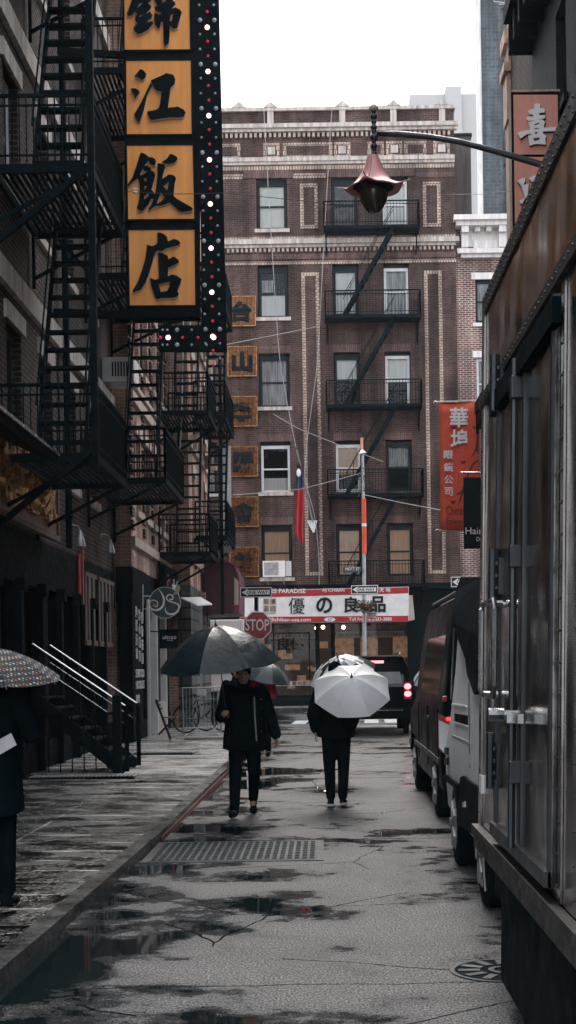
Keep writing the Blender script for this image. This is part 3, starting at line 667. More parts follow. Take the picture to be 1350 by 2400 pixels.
MB().box(p.x, q.x, 330, 350, 0, p.z).build('wall', 'fogstone', t); MB().box(r1.x, r2.x, 328.5, 345, 0, p.z+1.2).build('centre_bay', 'fogstone', t)
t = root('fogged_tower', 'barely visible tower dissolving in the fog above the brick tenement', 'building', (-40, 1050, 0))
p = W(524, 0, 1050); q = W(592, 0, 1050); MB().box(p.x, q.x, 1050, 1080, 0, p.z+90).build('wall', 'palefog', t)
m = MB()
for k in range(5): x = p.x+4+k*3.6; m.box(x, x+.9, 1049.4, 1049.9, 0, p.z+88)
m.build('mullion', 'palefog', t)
# ============================================================ left row
LF = Fr((-4.5, 0, 0), (0, 1, 0), (1, 0, 0))
def left_building(label, fr, y0, y1, top, wm, wins, belts, shopz, zfl, sillm='limestone', wd=1.0, group=None):
    r = root('brick_building', label, 'building', fr.p(y0, 0, 0))
    holes = [(c-wd/2, c+wd/2, z0, z1) for (z0, z1) in zfl for c in wins]
    m = MB(); wall(m, fr, y0, y1, shopz, top, holes); m.box(y0, y1, -9, -8.7, 0, top, fr); m.box(y0, y0+.3, -8.7, -.35, 0, top, fr); m.box(y1-.3, y1, -8.7, -.35, 0, top, fr); m.box(y0+.3, y1-.3, -8.7, -.35, top-.6, top-.4, fr)
    m.build('wall', wm, r); MB().box(y0+.3, y1-.3, -2.2, -1.2, .2, top-.8, fr).build('dark_room', 'roomdark', r)
    for k, h in enumerate(holes):
        window(r, fr, *h, 'blackframe' if k % 3 else 'white_frame', ('greycurtain', 'blind', None)[k % 3], sillm, lintel=None if h[3] > 20 else sillm, bl=.3+.3*(k % 3), set_=.14)
    for z, h in belts: MB().box(y0, y1+.02, .0, .09, z-h/2, z+h/2, fr).build('string_course', sillm, r)
    MB().box(y0, y1, -.4, .35, top, top+.35, fr).build('cornice', 'dark', r)
    return r
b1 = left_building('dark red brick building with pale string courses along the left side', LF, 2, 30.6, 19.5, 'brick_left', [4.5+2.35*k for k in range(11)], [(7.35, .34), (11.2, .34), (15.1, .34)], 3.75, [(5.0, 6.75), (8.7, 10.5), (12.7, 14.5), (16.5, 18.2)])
L2 = Fr((-4.12, 0, 0), (0, 1, 0), (1, 0, 0))
b2 = left_building('pinkish brick building with quoins beyond the yellow sign', L2, 30.63, 38, 17.5, 'brick_pink', [32.0, 33.6, 35.3, 36.9], [(4.45, .2), (7.6, .22), (7.9, .1), (11.0, .22), (14.2, .22)], 3.9, [(5.2, 6.9), (8.5, 10.2), (11.8, 13.4), (14.8, 16.3)], 'cream', .85)
for y in (30.75, 32.8, 34.45, 36.1, 37.6):
    z = 4.7; k = 0; m = MB()
    while z < 17: m.box(y-.16-.06*(k % 2), y+.16+.06*(k % 2), 0, .05, z, z+.2, L2); z += .3; k += 1
    m.build('quoin', 'brick_left', b2)
L3 = Fr((-3.55, 0, 0), (0, 1, 0), (1, 0, 0))
b3 = left_building('pale pink corner building with small bracketed ledges near the cross street', L3, 38.03, 44.6, 15.5, 'brick_pink', [39.4, 41.3, 43.2], [(4.6, .2), (7.7, .2), (10.9, .2)], 3.9, [(5.4, 7.0), (8.6, 10.2), (11.8, 13.4)], 'cream', .8)
m = MB()
for y in (38.5, 40.3, 42.3, 44.0):
    for z in (4.9, 7.8, 11.0): m.box(y-.14, y+.14, 0, .32, z, z+.18, L3); m.box(y-.1, y+.1, 0, .2, z-.2, z, L3)
m.build('bracketed_ledge', 'cream', b3)
# shopfronts of the left row
def sf(fr, y0, y1, par, seed, top=3.75):
    rnd = random.Random(seed); m = MB(); m.box(y0, y1, -.35, .02, top-.75, top, fr); m.box(y0, y1, -.3, .0, .0, .55, fr)
    y = y0
    while y < y1:
        m.box(y, y+.22, -.3, .03, .55, top-.75, fr); y += 1.2+rnd.random()*.8
    m.build('shopfront', 'dark', par); MB().box(y0, y1, -.22, -.2, .55, top-.75, fr).build('shop_window', 'window_glass', par)
    MB().box(y0, y1, -1.6, -1.5, .2, top, fr).build('shop_back_wall', 'darker', par)
sf(LF, 2, 30.6, b1, 1); sf(L2, 30.63, 33.0, b2, 2, 3.9); sf(L2, 37.2, 38, b2, 3, 3.9); 
MB().box(38.03, 44.6, -.35, 0, 0, 3.9, L3).build('stone_base', 'rustic', b3)
# white framed shop of building two
m = MB()
for y in (33.1, 34.6, 36.6): m.box(y, y+.12, -.1, .06, .1, 3.2, L2)
m.box(33.1, 36.72, -.1, .05, 3.2, 3.3, L2); m.build('shop_frame', 'white_frame', b2)
MB().box(34.72, 36.6, -.12, .03, .12, .85, L2).build('shop_dado', 'cream', b2)
MB().box(33.22, 36.6, -.14, -.1, .85, 3.2, L2).build('shop_window', 'window_glass', b2); M('clutter', (.22, .21, .20), .8, 0, .95, 7); MB().box(33.3, 36.6, -.7, -.6, .85, 2.9, L2).build('window_display', 'clutter', b2)
MB().box(33.0, 37.2, -.35, -.02, 3.3, 3.9, L2).build('shop_fascia', 'dark', b2)
# curtain-like bars (two shop windows) and stickers on building one
m = MB(); m2 = MB()
for (ya, yb) in ((26.6, 27.9), (28.2, 30.2)):
    za, zb = 2.25, 3.45; m.box(ya, yb, .03, .07, za-.1, za, LF); m.box(ya, yb, .03, .07, zb, zb+.08, LF); n = int((yb-ya)/.24)
    for k in range(n): y = ya+.05+k*(yb-ya-.1)/n; m2.box(y, y+.13, .03, .05+.02*(k % 2), za, zb, LF)
m.build('window_frame', 'wood', b1); M('slat', (.10, .075, .068), .6, 0, .6, 6, streak=True); m2.build('window_slat', 'slat', b1)
# gold sign board with characters on building one
t = root('gold_sign_board', 'brown board with gleaming gold characters low on the left facade', 'sign', (-4.3, 21, 4))
SBF = Fr((-4.38, 0, 0), (0, 1, 0), (1, 0, 0)); z0, z1 = 3.85, 5.15
M('boardbrown', (.10, .042, .018), .35, .3, .5, 3, streak=True); M('goldbright', (.75, .45, .18), .25, .9, .3, 5)
MB().box(17.2, 22.95, 0, .1, z0, z1, SBF).build('board', 'boardbrown', t)
m = MB(); m.box(17.1, 23.05, .02, .13, z1, z1+.08, SBF); m.box(17.1, 23.05, .02, .13, z0-.08, z0, SBF); m.box(22.95, 23.05, .02, .13, z0, z1, SBF); m.build('frame', 'wood', t)
for k, ch in enumerate('金龍酒家'): text_fr('character', ch, 'goldbright', t, SBF, 17.6+1.35*k, 18.7+1.35*k, z0+.15, z1-.15, .1, .06, .02)
# window lettering, posters and small lamps behind the left shop glass
rnd = random.Random(11); SX = Fr((-4.5, 0, 0), (0, 1, 0), (1, 0, 0)); M('dimletter', (.50, .51, .51), .7); M('posterred', (.22, .012, .02), .7); M('ember', (.5, .2, .1), .5, emit=(1, .35, .12), es=6)
MB().box(30.25, 31.9, .0, .03, .2, 3.3, Fr((-4.10, 0, 0), (0, 1, 0), (1, 0, 0))).build('door_panel', 'dark', b2)
SY2 = Fr((-4.06, 0, 0), (0, 1, 0), (1, 0, 0))
for k, (s_, y0, z1_) in enumerate((('海鮮酒家', 30.65, 3.1), ('點心飯麵', 31.15, 3.05), ('粥粉茶麵', 31.6, 3.0))):
    for q, c_ in enumerate(s_): text_fr('door_character', c_, 'dimletter', b2, SY2, y0, y0+.34, z1_-.30*(q+1), z1_-.30*q-.05, 0, .01, .02)
for z_, s_ in ((1.5, 'SEAFOOD'), (1.25, 'NOODLES'), (.95, 'BAR')): text_fr('door_lettering', s_, 'dimletter', b2, SY2, 30.6, 30.6+.2*len(s_), z_, z_+.18, 0, .01, .01)

for k in range(16):
    y = 18+12*rnd.random(); z = .8+1.6*rnd.random(); w = .15+.25*rnd.random(); MB().box(y, y+w, -.20, -.195, z, z+.18+.3*rnd.random(), SX).build('window_notice', rnd.choice(['dimletter', 'slat', 'posterred', 'clothgrey']), b1)
for k in range(7): y = 17+13*rnd.random(); MB().ball((-4.9, y, 1.5+1.2*rnd.random()), .03, n=6, m=4).build('small_lamp', 'ember', b1)
for y, z0_, z1_ in ((25.9, 3.35, 4.3), (26.25, 3.2, 4.4)): MB().box(y, y+.12, .04, .07, z0_-.3, z1_-.5, SX).build('red_pennant', 'red', b1)
for k in range(9): y = 16+1.6*k; MB().box(y-.12, y+.12, .0, .16, 2.85, 3.05, SX).box(y-.08, y+.08, .0, .10, .1, 2.85, SX).build('shop_pilaster', 'dark', b1, bev=.01)
for y, z0_, z1_ in ((24.6, 3.8, 19), (31.0, 4.0, 17), (18.4, 5, 19)):
    t = root('drainpipe', 'black drainpipe on the left facade %s' % {24.6: 'between the first and second fire escapes', 31.0: 'at the seam before the pinkish building', 18.4: 'nearest the camera'}[y], 'pipe', (-4.4, y, z0_))
    m = MB(); m.tube([(-4.38, y, z0_), (-4.38, y, z1_)], .06, 8); m.build('pipe', 'iron', t)
    m = MB(); z = z0_+.5
    while z < z1_: MB().box(-4.5, -4.30, y-.08, y+.08, z, z+.05).build('clamp', 'iron', t); z += 3.2
# gooseneck lamps
for k, (px, py, d) in enumerate(((188, 1262, 25.2), (258, 1280, 28.6), (307, 1292, 31.0))):
    p = W(px, py, d); t = root('gooseneck_lamp', 'grey cone shop lamp on a curved arm, %s from the gold sign board' % ('first', 'second', 'third')[k], 'lamp', p, 'cone lamps over the left shopfronts')
    MB().lathe(p, [(.10, -.14), (.075, -.02), (.03, .12), (.02, .14)], 12).build('shade', 'galv', t)
    MB().tube([p+Vector((0, 0, .13)), p+Vector((-.03, 0, .22)), p+Vector((-.18, 0, .25)), (-4.45 if d < 30.6 else -4.1, d, p.z+.16)], .015, 6).build('arm', 'galv', t)
# stoop with handrails
t = root('stoop', 'black iron stoop stairs with two bright wet handrails', 'stairs', (-3.1, 22, 0))
m = MB(); n = 7; x0, x1 = -4.45, -3.15; zt = 1.15
for k in range(n):
    x = x1-(x1-x0)*(k+1)/n; z = .13+zt*(k+1)/n; m.box(x, x+(x1-x0)/n+.02, 21.75, 23.05, z-.03, z)
for y in (21.72, 23.06): m.bar((x1+.08, y, .12), (x0, y, .13+zt), .04, .2)
m.build('steps', 'iron', t); m = MB(); mp = MB()
for y in (21.7, 23.08):
    a = Vector((x1+.12, y, 1.12)); b = Vector((x0, y, 2.1)); mp.tube([a, b], .014, 8)
    mp.tube([a+Vector((0, 0, -.28)), b+Vector((0, 0, -.28))], .008, 6); m.tube([(x1+.12, y, .13), (x1+.12, y, 1.14)], .035, 8)
    for k in range(8): q = a.lerp(b, k/8); m.tube([q, q-Vector((0, 0, .95))], .009, 5)
m.build('baluster', 'iron', t); mp.build('handrail', 'chrome', t)
m = MB()
for k in range(8): m.tube([(-4.4+.18*k, 21.68, .13), (-4.4+.18*k, 21.68, 1.0)], .012, 5)
m.box(x0, x1+.2, 21.66, 21.70, 1.0, 1.04); m.build('side_fence', 'iron', t)
p0 = Vector((-3.12, 21.5, .13)); MB().box(-3.2, -3.08, 21.4, 21.52, .13, 1.3).build('newel_post', 'iron', t)
# black canopy at the near left
t = root('canopy', 'black sloping canopy jutting from the left facade under the first fire escape', 'awning', (-4.4, 17, 4.8))
m = MB(); m.quadbox([(-4.49, 12, 4.9), (-3.55, 12, 4.45), (-3.55, 19.0, 4.45), (-4.49, 19.0, 4.9), (-4.49, 12, 5.0), (-3.5, 12, 4.55), (-3.5, 19.0, 4.55), (-4.49, 19.0, 5.0)]); m.build('cover', 'dark', t)
MB().tube([(-3.5, 12, 4.57), (-3.5, 19, 4.57)], .02, 6).build('edge_tube', 'chrome', t)
# left fire escapes
def zat(py, d): return EYE+(CY-py)/F*d
fire_escape('nearest black iron fire escape at the far left', LF, 19.3, 22.3, 1.45, [4.62, 8.55, 12.4, 16.3], (21.8, 20.0), (.50, 1.17), .95, bal=.095)
fire_escape('second black iron fire escape, partly behind the yellow sign', LF, 27.0, 30.5, 1.55, [5.3, 9.2, 13.1, 17.0], (29.9, 28.0), (.62, 1.25), .95, bal=.095)
fire_escape('third black iron fire escape, just below the bulb board', L2, 35.2, 37.8, 1.35, [4.55, 8.05, 11.5], (37.2, 36.0), (.42, 1.0), .95, bal=.095)
fire_escape('small black fire escape on the corner building by the white lightbox', L3, 39.0, 42.5, .95, [5.3, 8.6, 11.8], (42.0, 40.2), (.3, .8), .95, bal=.095)
t = root('steel_post', 'long black vertical steel post in front of the first fire escape', 'post', (-3.05, 19.2, 0))
MB().box(-3.09, -3.0, 19.15, 19.25, 4.4, 16.5).build('post', 'iron', t)
for k, z in enumerate((4.7, 8.5, 12.4)): MB().bar((-3.05, 19.2, z), (-4.45, 19.2, z-1.1), .08).build('brace', 'iron', t)
# drain pipe / conduit
for px, d, lab in ((424, 36.5, 'thin pale conduit hanging between the second and third fire escapes'), ):
    pts = [W(px+6, 700, d), W(px+4, 850, d), W(px+1, 1000, d), W(px-6, 1090, d), W(px-14, 1180, d)]
    tag(MB().tube(pts, .02, 6).build('conduit', 'galv'), lab, 'cable')
t = root('air_conditioner', 'white air conditioner jutting from the left wall below the yellow sign', 'air conditioner', W(305, 900, 28))
p = W(305, 905, 31.2)
MB().box(-4.5, -3.85, 29.4, 30.2, p.z-.25, p.z+.25).build('case', 'white_paint', t)
m = MB()
for k in range(6): m.box(-4.3+.06*k, -4.27+.06*k, 29.38, 29.395, p.z-.15, p.z+.15)
m.build('grille', 'dark', t)
# ============================================================ big yellow restaurant sign
SD = 24.0
sg = root('vertical_sign', 'tall black sign with four orange character panels and a strip of round bulbs', 'sign', W(400, 400, SD))
def slab(x0a, x0b, x1a, x1b, ya, yb, d0, d1):   # left/right x at top & bottom
    return [W(x0b, yb, d0), W(x1b, yb, d0), W(x1b, yb, d1), W(x0b, yb, d1), W(x0a, ya, d0), W(x1a, ya, d0), W(x1a, ya, d1), W(x0a, ya, d1)]
MB().quadbox(slab(284, 297, 465, 470, -260, 742, SD, SD+.35)).build('housing', 'dark', sg)
bb = MB(); bb.quadbox(slab(461, 474, 508, 532, -260, 826, SD+.02, SD+.30)); bb.quadbox(slab(372, 373, 473.5, 474, 762, 826, SD+.03, SD+.28)); 
bbo = bb.build('bulb_board', 'dark', sg)
P4 = [(289.5, 291, 445, 447, -70, 119), (294, 296, 449, 451, 140, 317), (296, 299, 453, 457, 339, 516), (300, 303, 457.5, 459.5, 537, 718)]
pans = []
for (a, b, c, e_, ya, yb) in [(287, 289, 443, 445, -255, -88)]+P4:
    MBp = MB(); MBp.quadbox(slab(a, b, c, e_, ya, yb, SD-.03, SD-.001)); pans.append(MBp.build('character_panel', 'orange', sg))
    m = MB(); t_ = 2.2
    for (pa, pb) in (((a, ya), (c, ya-1)), ((b, yb), (e_, yb-1)), ((a, ya), (b, yb)), ((c, ya-1), (e_, yb-1))): m.bar(W(*pa, SD-.035), W(*pb, SD-.035), .022, .03)
    m.build('frame', 'iron', pans[-1])
def gl(ox, oy, s, d, th=.06): return lambda x, y, z: W(ox+x/s, oy+y/s, d)+Vector((0, -(z+.5)*th, 0))
JIN = [[(175,-200),(175,0),(130,120),(70,290),(85,315),(160,310),(215,240),(270,290),(230,330),(220,400),(265,470),(190,550),(200,590),(270,655),(330,650),(470,570),(555,460),(550,435),(510,430),(410,450),(520,370),(540,310),(490,245),(430,300),(440,255),(510,190),(515,140),(450,90),(520,30),(520,-60),(350,-260)],
 [(245,195),(310,85),(370,90),(330,130)], [(290,320),(355,285),(355,330),(315,355)],
 [(570,0),(570,-160),(760,-260),(950,-160),(950,0),(910,50),(960,70),(965,110),(870,215),(965,170),(1060,215),(1085,260),(1000,545),(940,565),(860,490),(858,700),(845,820),(780,895),(750,820),(740,430),(700,430),(680,540),(650,548),(590,480),(572,420),(572,320),(590,275),(660,315),(735,260),(660,250),(600,220),(580,175),(635,140)],
 [(870,310),(920,275),(930,300),(905,430),(862,430)], [(700,15),(740,95),(810,40),(800,15)]]
JIANG = [[(210,330),(250,290),(310,205),(370,220),(420,280),(420,340),(380,385),(335,395),(290,360),(250,340)], [(140,565),(230,562),(290,600),(300,640),(265,690),(225,750),(200,670),(160,620)],
 [(510,455),(535,500),(440,690),(380,960),(310,1170),(290,1180),(230,1120),(200,1050),(310,870),(430,620)],
 [(510,415),(770,300),(795,278),(930,310),(965,390),(955,470),(880,545),(850,760),(830,925),(990,905),(1010,898),(1130,960),(1155,1010),(1120,1080),(1060,1095),(850,1095),(600,1130),(540,1145),(490,1110),(450,1040),(445,990),(600,965),(660,930),(690,820),(715,610),(650,610),(600,580),(540,490)]]
FAN = [[(310,155),(370,170),(430,215),(450,240),(500,235),(555,265),(570,300),(565,360),(540,380),(480,360),(440,290),(365,385),(430,390),(485,430),(485,465),(540,495),(560,540),(545,620),(490,800),(540,860),(545,900),(530,960),(480,960),(440,1060),(350,1160),(310,1180),(240,1120),(265,1060),(290,900),(290,740),(270,640),(245,600),(150,680),(85,750),(75,725),(160,600),(220,430),(280,230)],
 [(285,550),(340,430),(365,480),(440,470),(380,520),(330,555)], [(355,600),(415,595),(410,660),(362,660)], [(365,735),(430,735),(385,805),(362,800)], [(365,920),(430,860),(460,900),(440,930),(362,985)],
 [(680,320),(770,260),(820,180),(860,185),(940,230),(950,270),(900,330),(790,350),(720,340)],
 [(600,345),(650,345),(720,370),(735,410),(705,500),(680,615),(730,590),(800,540),(870,550),(915,580),(920,620),(900,700),(880,910),(930,960),(1210,1120),(1215,1150),(1190,1170),(1040,1190),(980,1175),(900,1100),(810,1025),(730,1060),(640,1085),(560,1085),(450,1170),(440,1150),(500,1060),(540,950),(580,760),(600,560)],
 [(700,745),(795,660),(800,700),(770,820)], [(655,850),(730,940),(660,1020),(580,1060),(610,980)]]
DIAN = [[(595,105),(640,95),(700,115),(765,165),(780,255),(895,205),(960,230),(1000,270),(985,300),(860,340),(740,370),(680,415),(640,415),(590,410),(545,470),(500,640),(450,810),(390,970),(310,1090),(200,1130),(165,1140),(170,1110),(250,970),(330,760),(390,550),(410,400),(415,310),(510,335),(580,305),(600,270)],
 [(610,450),(680,455),(780,500),(785,570),(885,515),(970,575),(975,610),(930,640),(790,710),(780,865),(850,830),(940,850),(1020,910),(1010,960),(945,1120),(970,1160),(960,1210),(880,1235),(650,1240),(600,1265),(560,1235),(500,1060),(465,890),(560,925),(630,905),(620,700)], [(620,1000),(820,955),(810,1040),(770,1120),(655,1140)]]
for pan, G, ox, oy, s in ((pans[1], JIN, 290, 0, 7.94), (pans[2], JIANG, 290, 140, 7.94), (pans[3], FAN, 290, 340, 7.5), (pans[4], DIAN, 290, 535, 7.5)):
    shape('character', 'dark', pan, gl(ox, oy, s, SD-.032, .07), polys=G)
    o = shape('character_edge', 'white_frame', pan, lambda x, y, z, f=gl(ox, oy, s, SD-.031, .045): f(x, y, z)+Vector((0, 0, -.012)), polys=G)
# bulbs
def bulb(px, py, r, mat, d=SD):
    p = W(px, py, d); MB().ball(p, r, r*.8, r, 10, 6).build('bulb', mat, sg, True)
sx = lambda py: (py)*.0175
for k in range(-1, 8):
    yb = 64+102*k if False else 64+k*103.5
    cx = 484.5+sx(yb)*1.0
    bulb(cx, yb, .042, 'bulblit'); bulb(cx+1, yb+33, .026, 'bulbred'); bulb(cx+2, yb+67, .026, 'bulbred')
    for dy, r, mt in ((-17, .038, 'bulbwhite'), (16, .022, 'bulbwhite'), (51, .022, 'bulbwhite')):
        bulb(cx-17, yb+dy, r, mt); bulb(cx+17, yb+dy, r, mt)
for px, r, mt in ((362, .03, 'bulbred'), (394, .042, 'bulblit'), (428, .026, 'bulbred'), (464, .026, 'bulbred')):
    bulb(px if px > 372 else 376, 791, r, mt, SD+.01)
for px, r in ((381, .02), (392, .02), (415, .038), (449, .022), (484, .022)): bulb(px, 773, r, 'bulbwhite'); bulb(px, 808, r, 'bulbwhite')
bulb(501, 791, .042, 'bulblit')
t = MB(); t.bar(W(120, 733, SD+.2), W(470, 744, SD+.2), .14, .12); t.bar(W(135, 120, SD+.2), W(292, 130, SD+.2), .1); t.build('support_arm', 'iron', sg)
MB().bar(W(135, 560, SD+.2), W(292, 728, SD+.2), .06).build('brace', 'iron', sg)
# white lightbox sign and dark post
t = root('lightbox_sign', 'narrow white vertical lightbox in front of the gold plates', 'sign', W(527, 1170, 42))
MB().quadbox(slab(511, 516, 541, 543, 1045, 1296, 42, 42.2)).build('box', 'white_frame', t)
m = MB()
for k in range(4): m.bar(W(531+k*1.0, 1090+k*45, 41.98), W(528+k*1.0, 1112+k*45, 41.98), .03)
m.build('mark', 'slate', t); MB().quadbox(slab(509, 514, 513, 518, 1045, 1296, 41.95, 42.25)).build('side_frame', 'gunmetal', t)
m = MB(); m.bar(W(524, 1060, 42.1), W(470, 1060, 42.6), .05); m.bar(W(527, 1280, 42.1), W(480, 1280, 42.6), .05); m.build('bracket', 'iron', t)
t = root('utility_post', 'thin black vertical post standing before the white lightbox', 'post', W(523, 1330, 40))
MB().bar(W(522, 1440, 40), W(515, 840, 40), .09).build('post', 'iron', t)
# round carved shop sign
t = root('round_sign', 'round slate sign with flowing white letters and a leaf flourish', 'sign', W(388, 1412, 31.5))
C0 = lambda x, y, d=31.5: W(340+x/13.5, 1360+y/13.5, d)
m = MB(); m.prism([C0(628+495*math.cos(a*math.pi/20), 710+495*math.sin(a*math.pi/20)) for a in range(40)], (0, .08, 0)); o = m.build('disc', 'slate', t)
m = MB()
for a in range(40):
    q = [C0(628+r*math.cos((a+e)*math.pi/20), 710+r*math.sin((a+e)*math.pi/20), 31.495) for r, e in ((485, 0), (503, 0), (503, 1), (485, 1))]; m.quadbox(q+[p+Vector((0, -.02, 0)) for p in q])
m.build('rim', 'white_frame', t)
fn = lambda x, y, z: C0(x, y, 31.49)+Vector((0, -z, 0))
m = MB(); ribbon_mb(m, [(420,270,10),(500,370,34),(570,500,55),(600,640,62),(570,800,66),(470,910,70),(340,945,62),(220,910,45),(160,820,36),(150,720,34),(200,650,36),(280,635,36),(370,670,38),(405,740,34),(380,820,34),(310,845,24)], fn, .03); m.build('letter', 'white_letter', t)
m = MB(); ribbon_mb(m, [(650,860,12),(650,960,38),(720,1050,55),(850,1075,62),(980,1030,60),(1060,920,48),(1080,820,46),(1000,740,42),(850,690,38),(730,640,38),(680,560,42),(720,480,42),(800,460,42),(880,500,46),(870,590,46),(810,620,38),(770,580,24)], fn, .03); m.build('letter', 'white_letter', t)
m = MB(); m.prism([C0(x, y, 31.48) for x, y in ((860,465),(940,380),(965,300),(960,230),(985,180),(1035,160),(1090,180),(1115,230),(1105,310),(1020,420),(930,465))], (0, -.02, 0)); m.build('leaf', 'cream', t)
M('peach', (.55, .25, .17), .6); m = MB(); m.prism([C0(295+52*math.cos(a*.5236), 790+52*math.sin(a*.5236), 31.46) for a in range(12)], (0, -.01, 0)); m.build('dot', 'peach', t)
m = MB(); m.bar(W(335, 1397, 31.5), W(353, 1397, 31.5), .03); m.bar(W(335, 1427, 31.5), W(351, 1427, 31.5), .015); m.bar(W(335, 1370, 31.5), W(335, 1455, 31.5), .02); m.build('bracket', 'white_frame', t)
# phone shop hanging sign
t = root('hanging_sign', 'small black sign with white lettering beside the shop door below the round sign', 'sign', W(397, 1496, 34))
MB().quadbox([W(374, 1520, 34.02), W(418, 1520, 34.02), W(418, 1520, 34.1), W(374, 1520, 34.1), W(374, 1475, 34.02), W(418, 1475, 34.02), W(418, 1475, 34.1), W(374, 1475, 34.1)]).build('board', 'dark', t)
text_px('lettering', 'ultra', 'white_letter', t, 381, 1489, 406, 1498, 34.0, .01, .01); text_px('lettering', 'o', 'white_letter', t, 407, 1491, 413, 1498, 34.0, .01, .01); text_px('lettering', 'mobile', 'white_letter', t, 391, 1499, 405, 1502, 34.0, .01)
MB().bar(W(374, 1480, 34.06), W(352, 1480, 34.06), .03).build('bracket', 'iron', t)
# phone-store fascia with magenta and white lettering
t = root('shop_fascia_sign', 'dark fascia with magenta and white lettering above the small awning', 'sign', (-3.9, 36, 3.6))
MB().box(35.0, 40.0, 0, .12, 3.05, 4.25, Fr((-4.0, 0, 0), (0, 1, 0), (1, 0, 0))).build('board', 'dark', t)
FS = Fr((-3.88, 0, 0), (0, 1, 0), (1, 0, 0))
text_fr('character', '仁', 'magenta', t, FS, 35.3, 36.0, 3.5, 4.05, .0, .02, .03); text_fr('character', '心', 'magenta', t, FS, 35.5, 36.0, 3.2, 3.45, .0, .02, .03)
text_fr('character', '中', 'white_letter', t, FS, 36.5, 37.3, 3.25, 4.0, .0, .02, .03); text_fr('character', '華', 'white_letter', t, FS, 37.5, 38.4, 3.2, 4.0, .0, .02, .03); text_fr('character', '西', 'white_letter', t, FS, 38.6, 39.5, 3.45, 4.0, .0, .02, .03)
t = root('small_awning', 'small pale sheet awning over the shop door beyond the round sign', 'awning', W(460, 1412, 36.5))
m = MB(); m.quadbox([W(424, 1403, 36), W(462, 1420, 36), W(497, 1418, 38), W(470, 1402, 38), W(424, 1400, 36), W(462, 1417, 36), W(497, 1415, 38), W(470, 1399, 38)]); m.build('sheet', 'white_paint', t)
MB().bar(W(424, 1403, 36), W(408, 1403, 36.2), .03).bar(W(486, 1418, 38), W(486, 1460, 38), .02).build('bracket', 'iron', t)
def road_sign(label, px, py, w, h, d, lines, mat='signred'):
    t = root('parking_sign', label, 'sign', W(px, py, d))
    MB().quadbox(slab(px-w/2, px-w/2, px+w/2, px+w/2, py-h/2, py+h/2, d, d+.02)).build('plate', mat, t)
    m = MB()
    for q in (((-1, -1), (1, -1)), ((1, -1), (1, 1)), ((1, 1), (-1, 1)), ((-1, 1), (-1, -1))): m.bar(W(px+q[0][0]*(w/2-1), py+q[0][1]*(h/2-1), d-.004), W(px+q[1][0]*(w/2-1), py+q[1][1]*(h/2-1), d-.004), .012, .006)
    m.build('border', 'white_letter', t)
    for s, y0, y1 in lines: text_px('lettering', s, 'white_letter', t, px-w*.4, py+y0, px+w*.4, py+y1, d-.002, .006)
    return t
t = road_sign('red no standing sign above the small pale awning', 472, 1397, 22, 18, 38.5, [('NO STANDING', -6, -2), ('ANYTIME', 1, 5)]); MB().bar(W(472, 1386, 38.55), W(472, 1700, 38.55), .05).build('post', 'galv', t)
t = root('barrel_awning', 'dark maroon rounded awning on the corner shop behind the stop sign', 'awning', W(510, 1370, 41.5))
pr = [(500, 1312), (535, 1316), (549, 1325), (557, 1345), (560, 1362), (560, 1437), (500, 1440)]
m = MB(); m.prism([W(470, 1312, 41.5)]+[W(x, y, 41.5) for x, y in pr[0:]]+[W(470, 1440, 41.5)], (0, 3.0, 0)); m.build('fabric', 'maroon', t)
m = MB()
for a, b in zip(pr, pr[1:-1]): m.bar(W(*a, 41.48), W(*b, 41.48), .03, .05)
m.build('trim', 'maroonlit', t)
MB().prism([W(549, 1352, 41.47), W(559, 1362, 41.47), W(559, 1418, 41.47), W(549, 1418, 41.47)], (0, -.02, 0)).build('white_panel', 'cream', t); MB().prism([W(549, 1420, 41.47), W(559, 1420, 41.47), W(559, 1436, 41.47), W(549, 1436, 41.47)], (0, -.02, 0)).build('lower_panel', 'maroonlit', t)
# white box truck in the cross street
t = root('box_truck', 'white box truck in the cross street behind the black umbrella', 'truck', (-3.6, 47, 0))
MB().box(-8.0, -2.62, 46.5, 48.6, .9, 3.25).build('cargo_box', 'white_paint', t, bev=.03)
for z in (1.5, 2.1, 2.7): MB().box(-8.0, -2.63, 46.47, 46.495, z, z+.03).build('side_rail', 'galv', t)
MB().box(-7.9, -2.7, 46.7, 48.4, .55, .9).build('chassis', 'rubber', t)
for x in (-6.9, -3.5): MB().tube([(x, 46.55, .45), (x, 46.85, .45)], .45, 20).build('wheel', 'tyre', t)
